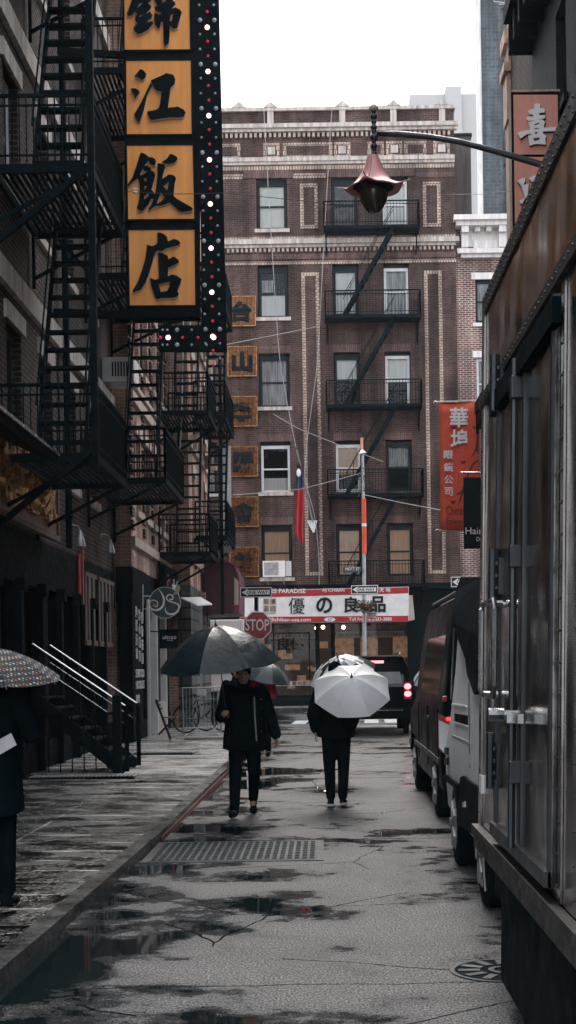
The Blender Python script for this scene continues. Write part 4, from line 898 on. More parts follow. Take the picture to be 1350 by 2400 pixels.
# barricade, bicycle, folding chair
t = root('crowd_barrier', 'grey steel crowd barrier on the pavement with a white notice', 'barrier', (-2.9, 33.4, .13))
a = W(428, 1612, 33); b = W(517, 1612, 33); z0 = .2
m = MB(); m.tube([(a.x, 33, z0), (a.x, 33, a.z), (b.x, 33, a.z), (b.x, 33, z0)], .02, 8); m.tube([(a.x, 33, z0+.1), (b.x, 33, z0+.1)], .015, 6)
for k in range(1, 11): x = a.x+(b.x-a.x)*k/11; m.tube([(x, 33, z0+.1), (x, 33, a.z)], .009, 5)
for x in (a.x+.06, b.x-.06): m.tube([(x, 32.7, .14), (x, 33.3, .14)], .016, 6)
m.build('frame', 'galv', t); p = W(462, 1615, 32.97); q = W(484, 1630, 32.97); MB().box(p.x, q.x, 32.94, 32.96, q.z, p.z).build('notice', 'paper', t)
def bicycle(c, label):
    t = root('bicycle', label, 'bicycle', c); c = Vector(c); P = lambda x, z, y=0: c+Vector((x*.9, y+x*.35, z))
    for x in (-.5, .5):
        ring = [P(x+.33*math.cos(k*math.pi/12), .34+.33*math.sin(k*math.pi/12)) for k in range(25)]; w = MB().tube(ring, .02, 6, False).build('wheel', 'tyre', t)
        m = MB()
        for k in range(10): m.tube([P(x, .34), P(x+.32*math.cos(k*.628), .34+.32*math.sin(k*.628))], .003, 3)
        m.build('spokes', 'galv', w)
    m = MB()
    for a, b in (((-.5, .34), (-.12, .32)), ((-.12, .32), (-.22, .85)), ((-.5, .34), (-.22, .78)), ((-.2, .78), (.35, .8)), ((-.12, .32), (.36, .72)), ((.5, .34), (.34, .92))): m.tube([P(*a), P(*b)], .018, 6)
    m.build('frame', 'gunmetal', t); MB().ball(P(-.23, .9), .13, .07, .035).build('saddle', 'rubber', t)
    MB().tube([P(.36, .98, -.28), P(.33, .97), P(.36, .98, .28)], .013, 6).build('handlebar', 'gunmetal', t)
    MB().box(c.x+.3, c.x+.5, c.y-.1, c.y+.25, c.z+.75, c.z+.95).build('basket', 'galv', t)
bicycle((-2.9, 34.4, .13), 'dark bicycle leaning behind the crowd barrier near the stone wall'); bicycle((-2.5, 35.4, .13), 'second bicycle parked between the crowd barrier and the corner')
t = root('folding_chair', 'black wooden folding chair standing outside the white framed shop', 'chair', W(385, 1720, 31.2))
m = MB(); d = 31.2
for dy in (0, .4): m.bar(W(365, 1640, d+dy), W(400, 1733, d+dy), .045, .05)
m.build('back_leg', 'blackframe', t); m = MB()
for dy in (.03, .37): m.bar(W(412, 1680, d+dy), W(372, 1722, d+dy), .04, .045)
m.build('front_leg', 'blackframe', t); m = MB()
for k in range(4): a = W(380+k*9, 1681, d); m.box(a.x, a.x+.07, d, d+.4, a.z-.02, a.z)
m.build('seat', 'wood', t); m = MB()
for k in range(3): a = W(366+k*4, 1644+k*9, d); m.box(a.x-.01, a.x+.02, d+.02, d+.38, a.z-.03, a.z+.03)
m.build('backrest', 'blackframe', t)
# ============================================================ street signs and lamps
def one_way(par, px0, px1, py0, py1, d, tilt=-4):
    MB().quadbox([W(px0, py1, d), W(px1, py1+tilt, d), W(px1, py1+tilt, d+.02), W(px0, py1, d+.02), W(px0, py0, d), W(px1, py0+tilt, d), W(px1, py0+tilt, d+.02), W(px0, py0, d+.02)]).build('plate', 'white_letter', par)
    h = py1-py0; w = px1-px0
    def L(u, v, dd): return W(px0+w*u, py0+h*v+tilt*u, dd)
    o = MB().prism([L(.025, .08, d-.003), L(.975, .08, d-.003), L(.975, .92, d-.003), L(.025, .92, d-.003)], (0, -.004, 0)).build('face', 'blackframe', par)
    MB().prism([L(.05, .5, d-.009), L(.24, .14, d-.009), L(.24, .28, d-.009), L(.93, .28, d-.009), L(.93, .74, d-.009), L(.24, .74, d-.009), L(.24, .88, d-.009)], (0, -.004, 0)).build('arrow', 'white_letter', par)
    a = L(.20, .68, d-.015); b = L(.88, .68, d-.015); c = L(.20, .34, d-.015)
    shape('lettering', 'blackframe', par, lambda u, v, z: a+(b-a)*u+(c-a)*v+Vector((0, -(z+.5)*.004, 0)), text='ONE WAY', bold=.02)
t = root('stop_sign', 'red octagonal stop sign on a post between the black umbrellas', 'sign', W(603, 1700, 39))
cx, cy, r = 603.5, 1466, 32.5
oc = lambda r, d: [W(cx+r/math.cos(R(22.5))*math.cos(R(22.5+45*k)), cy+r/math.cos(R(22.5))*math.sin(R(22.5+45*k)), d) for k in range(8)]
MB().prism(oc(r, 39), (0, .015, 0)).build('plate', 'white_letter', t); MB().prism(oc(r*.93, 38.995), (0, -.003, 0)).build('face', 'signred', t)
text_px('lettering', 'STOP', 'white_letter', t, 575, 1451, 631, 1478, 38.985, .005, .01)
MB().bar(W(603, 1380, 39.06), W(606, 1700, 39.06), .07).build('post', 'galv', t)
t = root('one_way_sign', 'one way arrow sign pointing left above the stop sign', 'sign', W(600, 1388, 39)); one_way(t, 563, 637, 1377, 1400, 38.95, -1)
MB().quadbox(slab(596, 596, 604, 604, 1399, 1432, 38.97, 39.0)).build('side_sign', 'dark', t)
CPD = 53.6
cp = root('street_pole', 'tall corner pole wrapped in red bands with street name sign and cables', 'pole', W(853, 1660, CPD))
MB().tube([W(855, 1662, CPD), W(853, 1300, CPD), W(850, 1062, CPD)], [.085, .07, .05], 10).build('shaft', 'galv', cp)
MB().tube([W(854, 1297, CPD), W(853.5, 1235, CPD)], .09, 10).tube([W(853.5, 1226, CPD), W(852.5, 1168, CPD)], .088, 10).build('red_wrap', 'banner', cp)
MB().tube([W(853.5, 1234, CPD), W(853.5, 1227, CPD)], .092, 10).tube([W(850, 1063, CPD), W(848, 1055, CPD)], [.16, .06], 10).build('white_collar', 'white_paint', cp)
MB().tube([W(848, 1055, CPD), W(848, 1026, CPD)], [.05, .06], 8).build('tip', 'peach', cp)
m = MB(); rr = random.Random(3)
for k in range(14):
    a = rr.random()*6.28; p = W(852, 1100+rr.random()*60, CPD); q = p+Vector((math.cos(a)*.3, -.15, math.sin(a)*.25)); m.tube([p, (p+q)/2+Vector((0, 0, .08)), q], .012, 4); m.ball(q, .035, n=6, m=4)
m.build('cable_clamps', 'wiredark', cp)
o = MB().quadbox([W(804, 1343, CPD-.15), W(846, 1340, CPD-.15), W(846, 1340, CPD-.12), W(804, 1343, CPD-.12), W(804, 1329, CPD-.15), W(846, 1328, CPD-.15), W(846, 1328, CPD-.12), W(804, 1329, CPD-.12)]).build('street_name_plate', 'slate', cp)
text_px('lettering', 'MOTT ST', 'white_letter', o, 810, 1330, 842, 1337, CPD-.155, .01)
t = root('one_way_sign', 'one way arrow sign pointing left on the corner pole over the awning', 'sign', W(855, 1381, CPD-.2)); one_way(t, 823, 886, 1372, 1392, CPD-.25, -1)
t = road_sign('red no standing sign on the corner pole under the hanging plant', 870.5, 1447, 23, 22, CPD-.25, [('NO STANDING', -8, -4), ('ANYTIME', -2, 2), ('◄ ►', 4, 8)])
t = root('one_way_sign', 'one way sign half hidden by the vans, under the brick townhouse', 'sign', W(1080, 1365, 50)); one_way(t, 1057, 1125, 1352, 1376, 50, -1)
MB().bar(W(1096, 1350, 50.05), W(1098, 1640, 50.05), .06).build('post', 'galv', t)
t = root('hanging_plant', 'round basket of trailing dry foliage hung on the corner pole', 'plant', W(857, 1440, CPD-.4))
c = W(857, 1416, CPD-.35); m = MB(); rr = random.Random(5)
for k in range(420):
    a = rr.random()*6.28; u = rr.random(); h = rr.uniform(-.30, .16); r0 = .40*math.sqrt(max(.05, 1-(h/.32)**2))*rr.uniform(.6, 1.05); p = c+Vector((r0*math.cos(a), r0*math.sin(a)*.6, h))
    q = Vector((rr.uniform(-1, 1), rr.uniform(-1, 1), rr.uniform(-1.4, .4))).normalized()*.09; s = q.orthogonal().normalized()*.02; m.sheet([p-s, p+s, p+q])
m.build('foliage', 'plant', t); MB().lathe(c, [(.06, -.26), (.24, -.12), (.28, 0), (.26, 0)], 12).build('basket', 'wood', t)
# pendant street lamp
LD = 20.8; lt = root('street_lamp', 'pagoda shaped red pendant street lamp on a long curved dark arm', 'street lamp', (3.42, LD, 0))
c = W(875, 430, LD)
def pg(r, z, up=0): return [(c.x+r*math.cos(a), c.y+r*math.sin(a), c.z+z+up*(abs(math.cos(4*(a))))**6) for a in [k*math.pi/24 for k in range(48)]]
prof = [(.065, .41, 0), (.095, .33, 0), (.14, .21, 0), (.20, .10, 0), (.27, .01, 0), (.33, -.045, .01), (.385, -.08, .05)]
m = MB(); 
for r, z, up in prof:
    q = []
    for k in range(48):
        a = k*math.pi/24; cor = abs(math.cos(2*a+.6))**10; rr_ = r*(1+.16*cor*(r > .3)); q.append(Vector((c.x+rr_*math.cos(a), c.y+rr_*math.sin(a), c.z+z+up*1.1*cor)))
    m.v += q
for k in range(len(prof)-1):
    for j in range(48): a = k*48+j; b = k*48+(j+1) % 48; m.f.append((a, b, b+48, a+48))
i0 = len(m.v); m.v += [v-Vector((0, 0, .02)) for v in m.v[:i0]]; n_ = i0
for f in list(m.f): m.f.append(tuple(i+n_ for i in f)[::-1])
L0 = (len(prof)-1)*48
for j in range(48): m.f.append((L0+j, L0+(j+1) % 48, L0+(j+1) % 48+n_, L0+j+n_))
m.build('hood', 'lampred', lt, True)
m = MB()
for k in range(4):
    a = (math.pi/2)*k-.3; pts = []
    for r, z, up in prof: rr_ = r*(1+.16*(r > .3)); pts.append(c+Vector((rr_*math.cos(a), rr_*math.sin(a), z+up*1.1+.006)))
    pts.append(c+Vector((.56*math.cos(a), .56*math.sin(a), 0))); m.tube(pts, [.012]*len(prof)+[.006], 6)
m.build('hood_rib', 'cream', lt)
MB().lathe(c, [(.30, -.06), (.24, -.10), (.23, -.10), (.001, -.10)], 24).build('collar', 'dark', lt)
MB().lathe(c, [(.225, -.10), (.22, -.16), (.19, -.27), (.14, -.36), (.08, -.42), (.001, -.44)], 24).build('globe', 'globe', lt, True)
m = MB()
for z, r in ((.44, .05), (.50, .035), (.55, .06), (.61, .04), (.67, .075), (.76, .045), (.82, .06), (.90, .05), (.98, .065), (1.04, .04)): m.ball(c+Vector((.02, 0, z)), r*.8, r*.8, r*.75, 12, 8)
m.tube([c+Vector((.02, 0, .38)), c+Vector((.02, 0, 1.05))], .03, 8); m.build('finial_stem', 'gunmetal', lt, True)
MB().lathe(c+Vector((.02, 0, 1.06)), [(.045, 0), (.07, .03), (.06, .06), (.035, .09), (.001, .10)], 12).build('finial', 'cream', lt, True)
pts = [W(882, 313, LD), W(930, 314, LD), W(1000, 320, LD), (W(1080, 333, LD)), W(1160, 354, LD), W(1262, 384, LD), (3.42, LD, 8.95), (3.42, LD, 8.7)]
MB().tube(pts, [.035, .045, .042, .042, .045, .05, .06, .06], 10).build('arm', 'gunmetal', lt, True)
MB().tube([(3.42, LD, .13), (3.42, LD, 1.0), (3.42, LD, 1.1), (3.42, LD, 9.0)], [.16, .14, .09, .06], 12).build('pole', 'iron', lt)
# ============================================================ right row
RF = Fr((4.2, 0, 0), (0, 1, 0), (-1, 0, 0))
def right_building(label, y0, y1, top, wm, corn, fl):
    r = root('brick_building', label, 'building', (4.2, y0, 0)); wins = []
    y = y0+1.3
    while y < y1-1: wins.append(y); y += 2.3
    holes = [(c-.5, c+.5, z, z+1.75) for z in fl for c in wins]
    m = MB(); wall(m, RF, y0, y1, 0, top, holes); m.box(y0, y1, -9, -8.7, 0, top, RF); m.box(y0, y0+.3, -8.7, -.35, 0, top, RF); m.box(y1-.3, y1, -8.7, -.35, 0, top, RF); m.box(y0+.3, y1-.3, -8.7, -.35, top-.6, top-.4, RF)
    m.build('wall', wm, r); MB().box(y0+.4, y1-.4, -2.2, -1.2, .2, top-.8, RF).build('dark_room', 'roomdark', r)
    for k, h in enumerate(holes): window(r, RF, *h, 'blackframe', ('greycurtain', None)[k % 2], 'cream' if wm != 'brick_dark' else 'iron', bl=.6)
    m = MB(); k_ = .15 if (top < 10 or y0 > 27) else 1.; m.box(y0, y1+.02, 0, .55*k_, top-.15, top+.15, RF); m.box(y0, y1, 0, .35*k_, top-.45, top-.15, RF)
    y = y0+.2
    while y < y1: m.box(y, y+.14, 0, .45*k_, top-.7, top-.15, RF); y += .7
    m.build('cornice', corn, r); return r
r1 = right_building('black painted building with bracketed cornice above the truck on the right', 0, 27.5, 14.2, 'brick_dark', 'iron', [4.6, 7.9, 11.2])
M('tanstone', (.42, .27, .19), .7, 0, .3, 3)
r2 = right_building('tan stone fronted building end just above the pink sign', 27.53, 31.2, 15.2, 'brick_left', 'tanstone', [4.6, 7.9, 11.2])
m = MB(); m.box(30.6, 31.22, 0, .09, 13.4, 14.4, RF); m.box(30.5, 31.26, 0, .16, 14.4, 14.6, RF); m.box(30.5, 31.26, 0, .14, 15.0, 15.3, RF); m.box(30.7, 31.2, .0, .05, 9, 13.4, RF); m.build('pilaster', 'tanstone', r2)
r3 = right_building('low brick building with the red banner beyond the truck', 31.23, 38.6, 8.5, 'brick_red', 'iron', [4.0])
# antenna
t = root('roof_antenna', 'white television antenna on a thin mast above the tan stone corner', 'antenna', W(1239, 110, 29))
m = MB(); m.tube([(W(1239, 120, 29)), W(1238, 5, 29)], .025, 6); m.build('mast', 'wiredark', t)
m = MB(); m.tube([W(1187, 30, 29), W(1250, -8, 29)], .014, 5); m.tube([W(1205, 46, 29), W(1235, 52, 29.2)], .012, 5)
for k in range(12): a = W(1188+k*4.6, 28-k*3, 29); m.tube([a+Vector((-.06, 0, -.09)), a+Vector((.06, 0, .09))], .008, 4)
for (a, b) in (((1156, 3), (1280, 20)), ((1170, 10), (1225, 8)), ((1222, 5), (1285, 22)), ((1218, 30), (1232, 33)), ((1206, 38), (1230, 41)), ((1250, 0), (1290, 30))): m.tube([W(*a, 29), W(*b, 29.1)], .012, 4)
m.build('aerials', 'white_frame', t)
# pinkish sign right
PD = 22.0
t = root('vertical_sign', 'pinkish red framed sign with white raised characters above the truck', 'sign', W(1250, 400, PD))
MB().quadbox(slab(1197, 1200, 1311, 1314, 215, 560, PD, PD+.3)).build('housing', 'dark', t)
MB().bar(W(1197, 214, PD-.01), W(1312, 212, PD-.01), .03).bar(W(1195, 214, PD-.01), W(1199, 560, PD-.01), .03).build('trim', 'cream', t)
pn = MB().quadbox(slab(1203, 1205, 1307, 1308, 222, 362, PD-.03, PD-.002)).build('character_panel', 'salmon', t); pn2 = MB().quadbox(slab(1205, 1207, 1308, 1309, 368, 540, PD-.03, PD-.002)).build('character_panel', 'salmon', t)
XI = [[(495,285),(550,268),(605,285),(605,360),(670,365),(690,400),(685,440),(590,450),(580,490),(690,495),(700,545),(580,575),(650,575),(695,625),(665,705),(690,730),(840,715),(900,710),(890,790),(660,795),(650,830),(720,885),(700,940),(705,1040),(570,1030),(490,1035),(430,1058),(400,1055),(380,870),(440,860),(430,835),(350,850),(235,930),(175,825),(230,800),(410,770),(410,730),(385,620),(480,605),(480,590),(375,600),(340,545),(370,520),(480,515),(470,480),(400,470),(372,415),(400,395),(495,370)], [(485,665),(585,628),(585,655),(500,685)], [(490,740),(585,725),(580,745),(500,755)], [(500,812),(558,803),(530,850),(510,850)], [(470,925),(595,905),(590,960),(490,980)]]
X2 = [[(165,1720),(250,1680),(325,1660),(325,1730),(285,1800),(390,1775),(370,2000),(320,2050),(270,2150),(225,2140),(220,2090),(320,2030),(250,1810)], [(385,1670),(480,1630),(700,1600),(700,1750),(440,1735)], [(480, 1800), (740, 1790), (760, 2100), (500, 2120)]]
for pn_, G in ((pn, XI), (pn2, X2)):
    shape('character', 'white_letter', pn_, gl(1190, 210, 8.0, PD-.06, .03), polys=G)
    shape('character_edge', 'dark', pn_, lambda x, y, z, f=gl(1190, 210, 8.0, PD-.031, .028): f(x, y, z)+Vector((.012, 0, -.016)), polys=G)
MB().bar((4.2, PD+.15, 9.6), (3.55, PD+.15, 9.6), .08).build('bracket', 'iron', t)
# red banner and hair sign
BD = 38.0; t = root('banner', 'orange red vertical banner with white characters right of the tenement', 'banner', W(1080, 1090, BD))
def bq(px, py): return W(px, py, BD)
m = MB(); n = 12; i0 = 0
for k in range(n+1):
    v = k/n
    for j in range(9):
        u = j/8; xl = 1029+4*v; m.v.append(bq(xl+(1139-xl)*u, 944+300*v-3*u)+Vector((0, .03*math.sin(u*5+v*3), 0)))
for k in range(n):
    for j in range(8): a = k*9+j; m.f.append((a, a+1, a+10, a+9))
bn = m.build('cloth', 'banner', t, True); sm = bn.modifiers.new('s', 'SOLIDIFY'); sm.thickness = .012
for ch, x0, y0, x1, y1 in (('華', 1054, 955, 1097, 1002), ('埠', 1056, 1006, 1098, 1056), ('眼', 1040, 1056, 1062, 1076), ('鏡', 1040, 1085, 1062, 1105), ('公', 1041, 1114, 1062, 1134), ('司', 1042, 1142, 1061, 1162)): text_px('character', ch, 'white_letter', bn, x0, y0, x1, y1, BD-.05, .01, .02)
M('bannerdark', (.16, .012, .012), .7)
text_px('lettering', 'Chinatown', 'bannerdark', bn, 1046, 1186, 1118, 1207, BD-.045, .01); text_px('lettering', 'Eyewear', 'bannerdark', bn, 1046, 1213, 1110, 1232, BD-.045, .01)
fnb = lambda x, y, z: bq(x, y)+Vector((0, -.04-z, 0))
m = MB(); ribbon_mb(m, [(1104,1072,2),(1112,1060,4),(1128,1030,5),(1140,1015,4)], fnb, .006); ribbon_mb(m, [(1120,1015,2),(1118,1050,6),(1128,1072,5),(1140,1078,4)], fnb, .006); ribbon_mb(m, [(1073,1185,2),(1085,1150,6),(1098,1110,5),(1112,1085,5),(1130,1080,4)], fnb, .006); ribbon_mb(m, [(1070,1160,3),(1090,1150,5),(1110,1152,2)], fnb, .006)
for x, y in ((1062, 1005), (1113, 1003), (1085, 1085), (1061, 1178)): ribbon_mb(m, [(x-5,y-4,2),(x,y,7),(x+6,y-4,2)], fnb, .006)
m.build('drawing', 'bannerdark', bn)
MB().tube([bq(1020, 943), W(1140, 940, BD)], .03, 8).tube([bq(1025, 1244), W(1140, 1241, BD)], .03, 8).build('pole', 'cream', t); MB().ball(bq(1020, 943), .05, n=8, m=6).ball(bq(1025, 1244), .05, n=8, m=6).build('knob', 'chrome', t)
t = root('hanging_sign', 'black hair salon sign with white lettering overlapping the red banner', 'sign', W(1110, 1200, 34))
MB().quadbox(slab(1086, 1087, 1150, 1150, 1119, 1286, 34, 34.12)).build('board', 'darker', t)
text_px('lettering', 'Hair Salon', 'white_letter', t, 1091, 1236, 1187, 1252, 33.99, .01); text_px('lettering', 'Design', 'white_letter', t, 1117, 1259, 1147, 1271, 33.99, .01)
MB().tube([W(1080, 1108, 34.06), (4.2, 34.06, W(1180, 1107, 34).z)], .025, 8).build('bracket', 'chrome', t)
# ============================================================ vehicles
def loft(stations, n_):                   # each station: (y, [(x, z), ...]) closed ring
    m = MB()
    for y, ring in stations: m.v += [Vector((x, y, z)) for x, z in ring]
    for k in range(len(stations)-1):
        for j in range(n_): a = k*n_+j; b = k*n_+(j+1) % n_; m.f.append((a, b, b+n_, a+n_))
    m.f.append(tuple(range(n_))[::-1]); m.f.append(tuple((len(stations)-1)*n_+j for j in range(n_)))
    return m
def ring(cx, hb, z0, hm, zm, ht, zt, r=.14):
    L = [(cx-hb+.06, z0), (cx-hb, z0+.08), (cx-hm, z0+.3*(zm-z0)), (cx-hm, zm), (cx-(hm*.35+ht*.65), zm+(zt-zm)*.62), (cx-ht, zt-r), (cx-ht+r*.35, zt-r*.35), (cx-ht+r*1.2, zt)]
    return L+[(2*cx-x, z) for x, z in reversed(L)]
def wheel(par, x0, x1, y, r, hub='galv'):
    z = r; c = .5*(x0+x1)
    o = MB().tube([(x0, y, z), (x0+(.03 if x1 > x0 else -.03), y, z), (x1, y, z)], [r*.93, r, r], 28).build('wheel', 'tyre', par, True)
    s = -1 if x0 < x1 else 1; m = MB(); m.tube([(x0+s*.005, y, z), (x0+s*.012, y, z)], [r*.62, r*.58], 20)
    for k in range(5): a = k*1.2566; m.bar((x0+s*.015, y, z), (x0+s*.015, y+r*.55*math.cos(a), z+r*.55*math.sin(a)), .03, .07)
    m.build('rim', hub, o)
def vehicle(kind, label, cat, cx, y0, y1, W_, zr, z0, belt, mat, hood=None, wheels=(.8, -.9), wr=.36):
    t = root(kind, label, cat, (cx, y0, 0)); h = W_/2
    st = [(y0, ring(cx, h*.93, z0+.12, h*.95, belt, h*.76, zr-.12)), (y0+.06, ring(cx, h*.98, z0+.02, h*.99, belt, h*.80, zr-.02)), (y0+.35, ring(cx, h, z0, h, belt, h*.82, zr))]
    if hood:
        yh, zh, yw = hood
        st += [(yw, ring(cx, h, z0, h, belt, h*.82, zr)), (yh, ring(cx, h, z0, h, belt-.05, h*.86, zh+.02)), (y1-.4, ring(cx, h*.98, z0, h*.97, belt-.12, h*.84, zh-.08)), (y1, ring(cx, h*.88, z0+.06, h*.85, belt-.3, h*.7, zh-.3))]
    else: st += [(y1-.8, ring(cx, h, z0, h, belt, h*.82, zr)), (y1-.2, ring(cx, h*.97, z0, h*.96, belt-.2, h*.7, zr-.5)), (y1, ring(cx, h*.9, z0+.05, h*.88, belt-.4, h*.6, zr-1.0))]
    o = loft(st, 16).build('body', mat, t, True)
    bv = o.modifiers.new('b', 'BEVEL'); bv.width = .03; bv.segments = 2; bv.limit_method = 'ANGLE'; bv.angle_limit = R(40)
    for sx in (-1, 1):
        for yy in (y0+wheels[0], y1+wheels[1]): wheel(t, cx+sx*(h+.012), cx+sx*(h-.22), yy, wr)
    return t
# SUV in the distance
SY = 34.3; cx = 2.2*0+1.17; s = vehicle('parked_car', 'black sport utility vehicle with lit brake lights seen from behind', 'car', cx, SY, SY+4.6, 1.96, 1.93, .38, 1.12, 'blackpaint', hood=(SY+3.4, 1.15, SY+2.5), wr=.40)
e = -.012
def rq(x0, x1, z0, z1, y, xt=0): return [(cx+x0, y, z0), (cx+x1, y, z0), (cx+x1-xt, y+.05, z1), (cx+x0+xt, y+.05, z1)]
MB().prism(rq(-.78, .78, 1.16, 1.68, SY-.03, .08), (0, .03, 0)).build('rear_window', 'carglass', s)
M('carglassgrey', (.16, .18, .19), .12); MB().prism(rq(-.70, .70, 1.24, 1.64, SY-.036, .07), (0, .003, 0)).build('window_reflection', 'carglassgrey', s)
MB().box(cx-.95, cx+.95, SY-.16, SY+.1, .40, .66).build('bumper', 'dark', s, bev=.03); MB().box(cx-.7, cx+.7, SY-.17, SY-.16, .60, .615).build('bumper_trim', 'chrome', s)
MB().box(cx-.26, cx+.26, SY-.07, SY-.02, 1.74, 1.80).build('brake_light', 'tailhot', s)
for sx in (-1, 1):
    o = MB().box(cx+sx*.83-.09, cx+sx*.83+.09, SY-.05, SY+.05, .86, 1.28).build('taillight', 'signred', s)
    MB().ball((cx+sx*.83, SY-.06, 1.17), .085, .02, .07).ball((cx+sx*.83, SY-.06, .99), .085, .02, .07).build('lit_bulb', 'tailhot', o)
MB().box(cx-.16, cx+.16, SY-.05, SY-.03, .78, .93).build('number_plate', 'paper', s); MB().box(cx-.3, cx+.3, SY-.045, SY-.03, .96, .985).build('trim_bar', 'chrome', s)
for sx in (-1, 1): MB().tube([(cx+sx*.66, SY+.3, 1.93), (cx+sx*.68, SY+.5, 2.0), (cx+sx*.68, SY+2.2, 2.0), (cx+sx*.66, SY+2.4, 1.93)], .018, 6).build('roof_rail', 'gunmetal', s)
MB().box(cx-.72, cx+.72, SY-.1, SY+.3, 1.86, 1.90).build('spoiler', 'blackpaint', s, bev=.01)
# parked car between
s2 = vehicle('parked_car', 'dark car parked beyond the black van, mostly hidden', 'car', 2.62, 24.5, 28.9, 1.85, 1.5, .30, .92, 'blackpaint', hood=(27.6, .98, 26.9), wr=.33)
MB().prism([(2.0, 24.43, .98), (3.25, 24.43, .98), (3.15, 24.5, 1.38), (2.1, 24.5, 1.38)], (0, .03, 0)).build('rear_window', 'carglass', s2)
for x in (1.83, 3.4): MB().box(x-.10, x+.10, 24.42, 24.52, .72, .95).build('taillight', 'taillit', s2)
# black van
VY = 15.0; vx = 2.24; v = vehicle('van', 'tall black van parked behind the silver van, tail light facing us', 'van', vx, VY, VY+5.2, 2.02, 2.47, .30, 1.15, 'blackpaint', wr=.36)
MB().box(vx-1.0, vx-.95, VY-.02, VY+.06, 1.30, 1.36).build('taillight', 'signred', v, bev=.01)
o = MB().prism([(vx-1.04, VY-.035, 1.18), (vx-.87, VY-.035, 1.08), (vx-.87, VY-.035, .62), (vx-1.04, VY-.035, .80)], (0, .14, 0)).build('taillight', 'signred', v)
M('lens', (.75, .75, .76), .15); MB().prism([(vx-1.045, VY-.045, 1.11), (vx-.885, VY-.045, 1.03), (vx-.885, VY-.045, .65), (vx-1.045, VY-.045, .82)], (0, .02, 0)).build('clear_lens', 'lens', o); MB().ball((vx-.94, VY-.045, 1.12), .03, .015, .02).build('lit_bulb', 'taillit', o)
MB().prism([(vx-.72, VY-.03, 1.3), (vx+.72, VY-.03, 1.3), (vx+.66, VY-.02, 2.2), (vx-.66, VY-.02, 2.2)], (0, .04, 0)).build('rear_window', 'carglass', v)
MB().box(vx-.95, vx+.95, VY-.16, VY+.1, .32, .58).build('bumper', 'dark', v, bev=.03)
M('roofsheen', (.5, .5, .51), .3); MB().box(vx-.66, vx+.66, VY+.12, VY+4.2, 2.455, 2.50).build('roof_sheen', 'roofsheen', v, bev=.015)  # pale panel paints the sky's reflection onto the black roof
MB().prism([(vx-.985, VY+.7, 1.35), (vx-.985, VY+3.6, 1.35), (vx-.885, VY+3.5, 2.02), (vx-.885, VY+.8, 2.02)], (.03, 0, 0)).build('side_window', 'carglass', v)
# silver van
X0 = 1.10; NY0, NY1 = 9.1, 13.25; nx = X0+1.0
nv = root('van', 'silver panel van parked between the steel truck and the black van', 'van', (nx, NY0, 0))
def vr(h, z0, zb, zt): 
    L = [(nx-h+.08, z0), (nx-h*.985, z0+.10), (nx-h*1.0, z0+.35), (nx-h*1.0, .95), (nx-h*.955, 1.18), (nx-h*.90, 1.62), (nx-h*.86, 2.1), (nx-h*.80, zt-.12), (nx-h*.72, zt-.03), (nx-h*.55, zt)]
    return L+[(2*nx-x, z) for x, z in reversed(L)]
m = loft([(NY0, vr(.95, .35, 1, 2.3)), (NY0+.3, vr(1.0, .30, 1, 2.42)), (NY1-.6, vr(1.0, .30, 1, 2.42)), (NY1-.12, vr(.99, .30, 1, 2.38)), (NY1, vr(.93, .36, 1, 2.2))], 20)
o = m.build('body', 'silverpaint', nv, True)
def SS(px, py, off=-.012):                # on the van's left flank
    X = X0
    for _ in range(6):
        p = SP(px, py, X); z = p.z
        tab = [(.3, 1.02), (.65, 1.0), (.95, 1.0), (1.18, .955), (1.62, .90), (2.1, .86), (2.30, .80), (2.39, .72), (3, .55)]
        h = tab[0][1]
        for (za, ha), (zb, hb) in zip(tab, tab[1:]):
            if za <= z <= zb: h = ha+(hb-ha)*(z-za)/(zb-za)
        X = nx-h
    return SP(px, py, X)+Vector((off, 0, 0))
def flank(name, pts, mat, th=.02, off=-.012):
    P = [SS(x, y, off) for x, y in pts]; return MB().prism(P, (th, 0, 0)).build(name, mat, nv)
flank('side_window', [(1093, 1352), (1080, 1385), (1075, 1425), (1078, 1460), (1086, 1495), (1100, 1528), (1106, 1545), (1110, 1580), (1122, 1612), (1128, 1628), (1150, 1600), (1160, 1500), (1160, 1400), (1140, 1352)], 'dark', .10, -.055)
flank('lip_highlight', [(1061, 1649), (1094, 1653), (1094, 1657), (1061, 1653)], 'white_paint', .02)  # white strip painted as the highlight on the panel's bottom lip
flank('vent_recess', [(1068, 1672), (1097, 1677), (1097, 1699), (1068, 1690)], 'dark', .02); flank('vent_lip', [(1068, 1691), (1097, 1700), (1097, 1703), (1068, 1694)], 'white_paint', .02, -.014)
flank('bumper_strip', [(1048, 1815), (1062, 1826), (1078, 1838), (1078, 1852), (1062, 1840), (1048, 1830)], 'rubber', .03, -.02)
flank('door_hinge', [(1046, 1752), (1052, 1752), (1052, 1768), (1046, 1768)], 'gunmetal', .02, -.02); flank('door_hinge', [(1046, 1775), (1052, 1776), (1052, 1793), (1046, 1792)], 'gunmetal', .02, -.02)
flank('wheel_arch', [(1079, 1935), (1080, 1850), (1084, 1822), (1091, 1818), (1100, 1826), (1112, 1836), (1135, 1850), (1160, 1990), (1120, 1960), (1090, 1938)], 'rubber', .1, -.02)
for sx in (-1, 1):
    for yy in (9.95, 12.0): wheel(nv, nx+sx*1.015, nx+sx*.8, yy, .35)
MB().box(nx-1.0, nx+1.0, NY1-.05, NY1+.14, .36, .66).build('bumper', 'rubber', nv, bev=.03)
